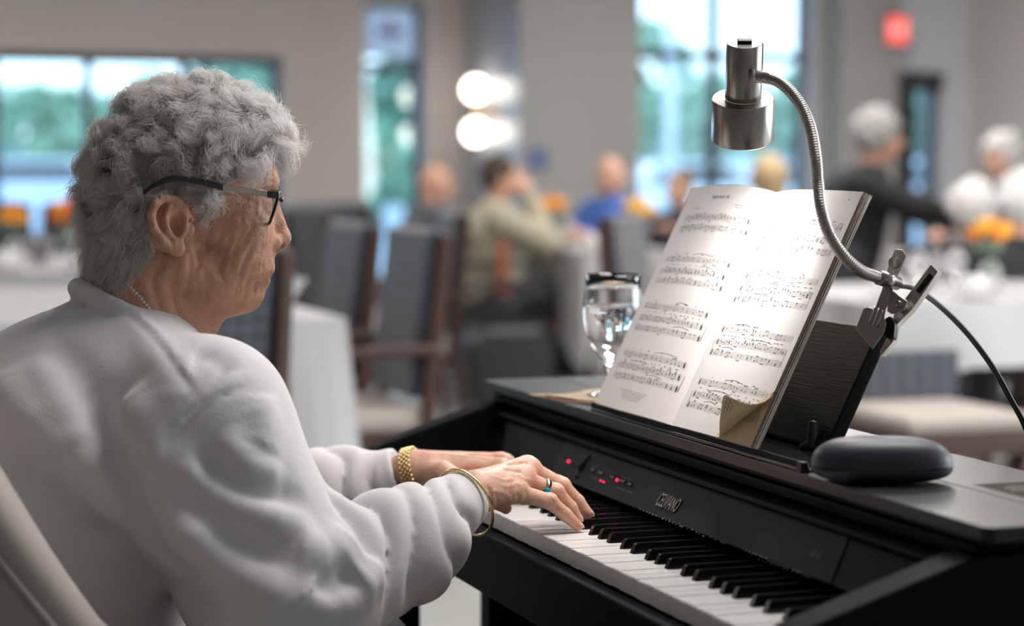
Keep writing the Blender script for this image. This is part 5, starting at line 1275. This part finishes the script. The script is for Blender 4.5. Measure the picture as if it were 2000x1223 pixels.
table(-7.1, -6.0, 4.35, 5.7, .34, 'dining table in front of the standing woman', 'white tablecloth in front of the standing woman', 5)
x, y = gxy(640, 12.4); table(x-.6, x+.35, y-.65, y+.10, .40, 'far dining table in front of the narrow window', 'white tablecloth below the narrow window', 6)

# ------------------------------------------------------------------ tableware
def cup_(x, y, label, group='white cups'):
    t = thing('cup', label, 'cup', (x, y, .755), rnd.uniform(0, 6), group)
    MB().lathe([(0, .004), (.055, .004), (.072, .010), (.073, .013), (.054, .008), (0, .008)], seg=20).build('saucer', M['ceramic'], t, smooth=True)
    MB().lathe([(0, .009), (.026, .009), (.040, .035), (.043, .07), (.041, .07), (.037, .035), (.022, .014), (0, .013)], seg=20).build('bowl', M['ceramic'], t, smooth=True)
    MB().tube([(.04, 0, .06), (.062, 0, .058), (.064, 0, .035), (.036, 0, .027)], .005, 8).build('handle', M['ceramic'], t, smooth=True)
def fan_napkin(x, y, rz, label, h=.13):
    t = thing('folded_napkin', label, 'napkin', (x, y, .755), rz, 'folded white napkins')
    b = MB(); v = []
    for k in range(9):
        a = -.7+1.4*k/8; r = h*(1-.1*(k % 2)); v += [(math.sin(a)*.02, .012*(-1)**k, 0), (math.sin(a)*r*.9, .018*(-1)**k, math.cos(a)*r)]
    b.add(v, [(2*i, 2*i+2, 2*i+3, 2*i+1) for i in range(8)]); b.build('fan', M['cloth'], t, solid=.004)
    MB().prism([(-.05, 0), (-.05, .012), (.05, .012), (.05, 0)], -.035, .035, 'y').build('foot', M['cloth'], t, bevel=.003)
def goblet_(x, y, label):
    t = thing('water_glass', label, 'glass', (x, y, .755), 0, 'glasses on the dining tables')
    MB().lathe([(0, 0), (.033, 0), (.033, .003), (.006, .008), (.005, .05), (.03, .075), (.037, .11), (.034, .16), (.032, .16), (.035, .11), (.028, .078), (0, .058)], seg=20).build('glass_body', M['glass'], t, smooth=True)
def flowers(x, y, label, cols, s=1.0, z=.755):
    t = thing('flower_vase', label, 'flowers', (x, y, z), 0, 'orange flowers in vases'); rs = np.random.default_rng(int(abs(x*100)))
    MB().lathe([(0, 0), (.035, 0), (.04, .06), (.03, .12), (.026, .12), (.035, .06), (.03, .006), (0, .006)], seg=18).build('vase', M['glass'], t, smooth=True)
    for k in range(7):
        a = 2*PI*k/6; r = .055*s*(0 if k == 6 else 1); hx, hy, hz = r*math.cos(a), r*math.sin(a), .17+.03*s*rs.random()+(.03 if k == 6 else 0)
        MB().tube([(0, 0, .02), (hx*.5, hy*.5, hz*.6), (hx, hy, hz)], .003, 6).build('stem', M['leaf'][0], t, smooth=True)
        b = MB()
        for q in range(6):
            w = 2*PI*q/6; b.ellipsoid((hx+.013*s*math.cos(w), hy+.013*s*math.sin(w), hz+.018*s), (.013*s, .013*s, .03*s), 8, 6)
        b.build('blossom', cols[k % len(cols)], t, smooth=True)
    for k in range(3):
        a = 2.1*k; MB().add([(0, 0, .08), (.03*math.cos(a)-.01, .03*math.sin(a), .13), (.075*math.cos(a), .075*math.sin(a), .15), (.03*math.cos(a)+.01, .03*math.sin(a), .125)], [(0, 1, 2, 3)]).build('leaf', M['leaf'][2], t, solid=.001)
OR = [mat('petal_orange', (.85, .28, .02), .6), mat('petal_amber', (.9, .42, .03), .6)]; RE = [mat('petal_red', (.75, .10, .04), .6), OR[0]]; YE = [mat('petal_yellow', (.9, .5, .05), .6)]
def on_table(x, y):
    best = min(((min(max(x, a+.13), b-.13), min(max(y, c+.13), d-.13)) for a, b, c, d in TB), key=lambda q: (q[0]-x)**2+(q[1]-y)**2); return best
fan_napkin(*on_table(*at(566, 560, d=5.85)[:2]), 1.1, 'folded white napkin standing at the pianist\'s chin', .125)
cup_(*on_table(*at(602, 585, d=6.6)[:2]), 'white cup at the table corner by the pianist\'s chin')
for px, d, lb in ((40, 7.6, 'white cup at the left edge of the picture'), (15, 8.4, 'white cup further back at the left edge'), (1905, 5.95, 'white cup at the front of the large right table'), (1150, 10.6, 'white cup in front of the man in blue'), (1225, 10.9, 'white cup at the corner of the far table'), (1985, 6.4, 'white cup near the right picture edge')):
    cup_(*on_table(*gxy(px, d)), lb)
for px, d, lb in ((75, 8.7, 'fanned white napkin left of the pianist\'s nape'), (165, 8.2, 'fanned white napkin touching the pianist\'s nape in view'), (1010, 11.9, 'fanned white napkin in front of the bald man'), (1815, 7.0, 'fanned white napkin in the middle of the large right table'), (1180, 11.7, 'fanned white napkin on the far table'), (1885, 10.4, 'fanned white napkin in front of the standing woman')):
    fan_napkin(*on_table(*gxy(px, d)), rnd.uniform(0, 3), lb)
for px, d, lb in ((130, 7.4, 'water glass among the napkins left of the nape'), (140, 8.6, 'water glass beside the red flowers'), (1870, 6.8, 'water glass on the large right table'), (1960, 6.1, 'water glass near the right picture edge'), (1110, 11.3, 'water glass in front of the man in blue')):
    goblet_(*on_table(*gxy(px, d)), lb)
flowers(*on_table(*gxy(143, 8.3)), 'vase of red and orange flowers behind the pianist\'s nape', RE, 1.25)
flowers(*on_table(*gxy(25, 9.0)), 'small vase of orange flowers at the left edge', OR, .8)
flowers(*on_table(*gxy(1078, 11.5)), 'vase of orange flowers between the man in beige and the man in blue', OR, 1.0)
flowers(*on_table(*gxy(1290, 10.4)), 'vase of yellow flowers right of the man in blue', YE, 1.0)
flowers(*on_table(*gxy(1937, 7.1)), 'large vase of orange flowers at the right edge', OR, .9)
flowers(*on_table(*gxy(1850, 9.6)), 'small vase of orange flowers by the standing woman\'s hand', OR, .9)

# ------------------------------------------------------------------ guests
SK = skin_mat('guest_skin', (.55, .30, .21), (.62, .36, .26), (.60, .28, .21), .5, .2, False)
def guest(px, d, face, label, top, hair=None, style='short', seated=True, zoff=0., arms='table', trousers=(.05, .05, .06), lean=0., headturn=0., scale=1.0, skin=None):
    x, y = gxy(px, d); t = thing('person', label, 'person', (x, y, 0), face, 'guests at the tables')
    hz = 1.12+zoff if seated else 1.50+zoff
    dz = hz-1.12; ly = lean
    B = Vol((-.40, -.34, 0), (.40, .85, hz+.2), .0135); Tp = Vol((-.40, -.34, .3), (.40, .85, hz+.05), .0135); Tr = Vol((-.34, -.34, 0), (.34, .85, 1.05), .0135)
    pel = np.array([0, 0, .53 if seated else .90+zoff*.5]); ch_ = np.array([0, -.02+ly*.6, .83+dz]); nk_ = np.array([0, .0+ly*.95, .97+dz]); hd_ = np.array([0, .03+ly*1.1, hz])
    c, s = math.cos(headturn), math.sin(headturn)
    def hp(px_, py_, pz_): return hd_+np.array([c*px_-s*py_, s*px_+c*py_, pz_])
    B.ell(hd_, (.074, .092, .108), .02, rz=headturn); B.ell(hp(0, .035, -.055), (.052, .055, .055), .02); B.cone(hp(0, .092, .0), hp(0, .108, -.028), .010, .014, .01)
    for sg in (-1, 1): B.ell(hp(sg*.075, -.01, -.012), (.012, .02, .03), .006); B.ell(hp(sg*.032, .085, .012), (.014, .010, .009), .006, sub=True)
    B.cone(nk_-np.array([0, .01, .03]), hp(0, -.01, -.06), .052, .048, .02); B.cone(pel, ch_, .13, .13, .03); B.cone(ch_, nk_, .11, .05, .03)
    Tp.cone(pel+np.array([0, 0, .0]), ch_, .165, .165, .04, sc=(.86, 1, 1)); Tp.cone(ch_, nk_-np.array([0, 0, .035]), .15, .075, .04, sc=(.85, 1, 1))
    for sg in (-1, 1):
        sh = ch_+np.array([sg*.185, .01, .075])
        if arms == 'table': el, hn = np.array([sg*.24, .14+ly, .72+dz*.5]), np.array([sg*.13, .40+ly, .80+dz*.2])
        elif arms == 'chin': el, hn = (np.array([sg*.22, .22+ly, .78]), np.array([sg*.06, .15+ly, hz-.07])) if sg > 0 else (np.array([sg*.24, .14+ly, .72]), np.array([sg*.10, .45+ly, .80]))
        elif arms == 'reach': el, hn = (np.array([sg*.22, .22+ly, .98]), np.array([sg*.14, .50+ly, .90]))
        else: el, hn = np.array([sg*.25, .0+ly*.6, .68+dz*.8]), np.array([sg*.22, .14+ly, .55+dz*.6])
        B.chain([sh, el, hn], [.05, .042, .03], .02); 
        fd_ = hn-el; fd_ = fd_/np.linalg.norm(fd_); hc = hn+fd_*.05; B.cone(hn, hc, .028, .026, .015)
        sd = np.cross(fd_, [0, 0, 1.]); sd = sd/(np.linalg.norm(sd)+1e-6)
        for q in range(4): a_ = hc+sd*(q-1.5)*.019; B.chain([a_, a_+fd_*.045+np.array([0, 0, -.008]), a_+fd_*.075+np.array([0, 0, -.03])], [.012, .011, .009], .004)
        B.chain([hn+sd*(-sg)*.02, hn+sd*(-sg)*.045+fd_*.05], [.014, .011], .006)
        Tp.chain([sh, el, hn-fd_*.035], [.075, .062, .046], .04); Tp.cone(nk_-np.array([0, 0, .05]), sh, .075, .07, .04)
        if seated: k_, an = np.array([sg*.12, .42, .51]), np.array([sg*.12, .42, .09])
        else: k_, an = np.array([sg*.10, .02, .48]), np.array([sg*.10, -.02, .09])
        hp_ = pel+np.array([sg*.09, 0, -.01]); B.chain([hp_, k_, an], [.09, .06, .045], .02); B.cone(an-np.array([0, .02, .04]), an+np.array([0, .13, -.05]), .042, .035, .02)
        Tr.chain([hp_, k_, an+np.array([0, 0, .02])], [.105, .078, .062], .03)
    Tr.cone(pel+np.array([0, 0, -.02]), pel+np.array([0, 0, .06]), .16, .155, .03, sc=(.86, 1, 1))
    if arms == 'down' or True: pass
    V_, Q_ = B.surface(); link(bpy.data.objects.new('body', np_mesh('body', V_, Q_, skin or SK)), t)
    V_, Q_ = Tp.surface(); link(bpy.data.objects.new('top', np_mesh('top', V_, Q_, mat('guest_top', top, .85, bump=.2, bscale=120))), t)
    V_, Q_ = Tr.surface(); link(bpy.data.objects.new('trousers', np_mesh('trousers', V_, Q_, mat('guest_trousers', trousers, .85))), t)
    if hair is not None:
        H = Vol(hd_-.22, hd_+.22, .009)
        if style == 'short': H.ell(hp(0, -.018, .022), (.085, .098, .105), .02)
        elif style == 'curly':
            H.ell(hp(0, -.015, .03), (.098, .108, .108), .02); rs = np.random.default_rng(int(px))
            for _ in range(60): dd = rs.normal(size=3); dd /= np.linalg.norm(dd); H.ell(hp(*(dd*np.array([.09, .10, .10])+np.array([0, -.015, .03]))), (.022,)*3, .012)
        elif style == 'bob': H.ell(hp(0, -.02, .015), (.096, .105, .115), .02); H.cone(hp(0, -.045, -.02), hp(0, -.05, -.12), .082, .075, .03)
        elif style == 'fringe': H.cone(hp(.06, -.03, -.03), hp(-.06, -.03, -.03), .045, .045, .02)
        H.ell(hp(0, .085, -.03), (.068, .055, .078), .01, sub=True)
        if style != 'bob': H.ell(hp(0, .03, -.12), (.12, .12, .07), .01, sub=True)
        V_, Q_ = H.surface(); link(bpy.data.objects.new('hair', np_mesh('hair', V_, Q_, mat('guest_hair', hair, .8, bump=.8, bscale=90))), t)
    for sg in (-1, 1):
        b = MB().ellipsoid(hp(sg*.032, .078, .012), (.012, .012, .012), 10, 8); b.build('eyeball', mat('guest_eye', (.3, .26, .24), .2), t, smooth=True)
    return t
def fac(dx, dy): return math.atan2(-dx, dy)     # facing direction of the local +Y axis
RT2 = rt[:2]; FW2 = fw[:2]
def fdir(r_, f_): v = RT2*r_+FW2*f_; return fac(v[0], v[1])
guest(840, 12.2, fdir(.94, .33), 'bald man in a grey jacket with pale collar at the far table', (.10, .105, .12), None, zoff=-.05)
g_b = guest(968, 10.8, fdir(.97, .25), 'man with brown hair in a beige sweater, hand at his face', (.36, .33, .245), (.055, .038, .028), 'short', arms='chin', zoff=-.01, headturn=-.15)
guest(1199, 12.1, fdir(-.75, -.66), 'balding man in a blue shirt facing the viewer', (.055, .13, .42), (.45, .40, .36), 'fringe', zoff=.0, headturn=.7)
guest(1330, 13.6, fdir(-.6, -1), 'guest with short brown hair and dark jacket by the large window', (.05, .045, .055), (.28, .17, .10), 'short', zoff=-.10)
guest(1506, 12.6, fdir(-1, .25), 'blonde guest behind the song book', (.12, .10, .10), (.50, .36, .20), 'bob', zoff=0.)
guest(1655, 9.6, fdir(1, -.1), 'standing woman with grey hair in a black jacket reaching over a table', (.012, .012, .014), (.34, .33, .31), 'curly', seated=False, arms='reach', lean=.10, zoff=-.20)
guest(1905, 9.0, fdir(-.15, .95), 'white haired guest seen from behind left of the orange flowers', (.09, .085, .09), (.72, .70, .67), 'curly', zoff=-.14)
guest(1962, 11.0, fdir(-.7, -.7), 'guest with grey white curls in dark clothes at the right edge', (.03, .03, .035), (.62, .60, .58), 'curly', zoff=.10)
guest(2003, 7.9, fdir(-.35, .9), 'white haired guest cut off by the right edge, in black', (.02, .02, .024), (.80, .79, .77), 'curly', zoff=-.10)
# the beige guest's wheelchair
gx, gy = gxy(968, 10.8); wcx = thing('wheelchair', 'black wheelchair of the man in the beige sweater', 'wheelchair', (gx, gy, 0), fdir(.97, .25))
M['frame_black'] = mat('frame_black', (.012, .012, .014), .4); M['burg'] = mat('strap_burgundy', (.20, .03, .035), .6)
MB().box(-.22, .22, -.2, .25, .38, .42).build('seat', M['frame_black'], wcx, bevel=.01)
for s in (-1, 1):
    MB().lathe([(.285, -.012), (.30, -.015), (.305, 0), (.30, .015), (.285, .012), (.285, -.012)], (s*.29, -.05, .305), 28, Matrix.Rotation(PI/2, 4, 'Y')).build('wheel', M['frame_black'], wcx, smooth=True)
    for k in range(6):
        a = PI*k/6; MB().tube([(s*.29, -.05+.285*math.cos(a), .305+.285*math.sin(a)), (s*.29, -.05-.285*math.cos(a), .305-.285*math.sin(a))], .004, 6).build('spoke', M['frame_black'], wcx, smooth=True)
    MB().tube([(s*.24, -.22, .15), (s*.24, -.24, .93), (s*.24, -.36, .95)], .013, 8).build('back_post', M['frame_black'], wcx, smooth=True)
    MB().tube([(s*.24, -.22, .68), (s*.24, .22, .68), (s*.24, .26, .40)], .014, 8).build('arm_frame', M['frame_black'], wcx, smooth=True)
    MB().lathe([(.05, -.015), (.075, -.015), (.08, 0), (.075, .015), (.05, .015)], (s*.22, .40, .08), 16, Matrix.Rotation(PI/2, 4, 'Y')).build('caster', M['frame_black'], wcx)
    MB().tube([(s*.24, .24, .42), (s*.22, .40, .14), (s*.18, .55, .10)], .012, 8).build('footrest_bar', M['burg'], wcx, smooth=True)
for k in range(5): MB().tube([(-.18+.09*k, -.235, .45), (-.18+.09*k, -.245, .88)], .012, 8).build('back_slat', M['frame_black'], wcx, smooth=True)
MB().tube([(-.24, -.24, .885), (.24, -.24, .885)], .018, 8).build('back_rail', M['frame_black'], wcx, smooth=True)
MB().box(.255, .28, -.06, .0, .52, .80).build('side_bag', mat('bag_orange', (.28, .07, .03), .7), wcx, bevel=.015)
bag = thing('black_bag', 'black bag hanging low behind the wheelchair', 'bag', (gx-RT2[0]*.15+.62, gy-RT2[1]*.15, 0))
MB().prism([(-.20, .02), (-.23, .30), (-.15, .40), (.15, .40), (.23, .30), (.20, .02)], -.12, .12).build('bag_body', M['frame_black'], bag, bevel=.04, seg=3)
MB().tube([(0, -.12, .38), (0, -.06, .50), (0, .06, .50), (0, .12, .38)], .01, 8).build('handle', M['frame_black'], bag, smooth=True)

# low padded bench under the large right table
bx_, by_ = gxy(1825, 6.05); bn = thing('low_bench', 'low dark wood bench with pale cushion under the large right table', 'bench', (bx_, by_, 0))
MB().box(-.22, .22, -.20, .20, .42, .475).build('cushion', M['uph_seat'], bn, bevel=.02, seg=3)
MB().box(-.23, .23, -.21, .21, .36, .42).build('apron', M['wood'], bn, bevel=.004)
MB().box(-.23, -.19, -.21, .21, .475, .62).build('backrest', M['uph'], bn, bevel=.01)
for sx_ in (-1, 1):
    for sy_ in (-1, 1): MB().tube([(sx_*.205, sy_*.185, .36), (sx_*.205, sy_*.185, 0)], [.022, .018], 8).build('leg', M['wood'], bn, smooth=True)
for sy_ in (-.06, .06): MB().tube([(.205, sy_, .36), (.205, sy_, .12)], .012, 8).build('slat', M['wood'], bn, smooth=True)
MB().box(.19, .22, -.185, .185, .10, .13).build('stretcher', M['wood'], bn, bevel=.003)
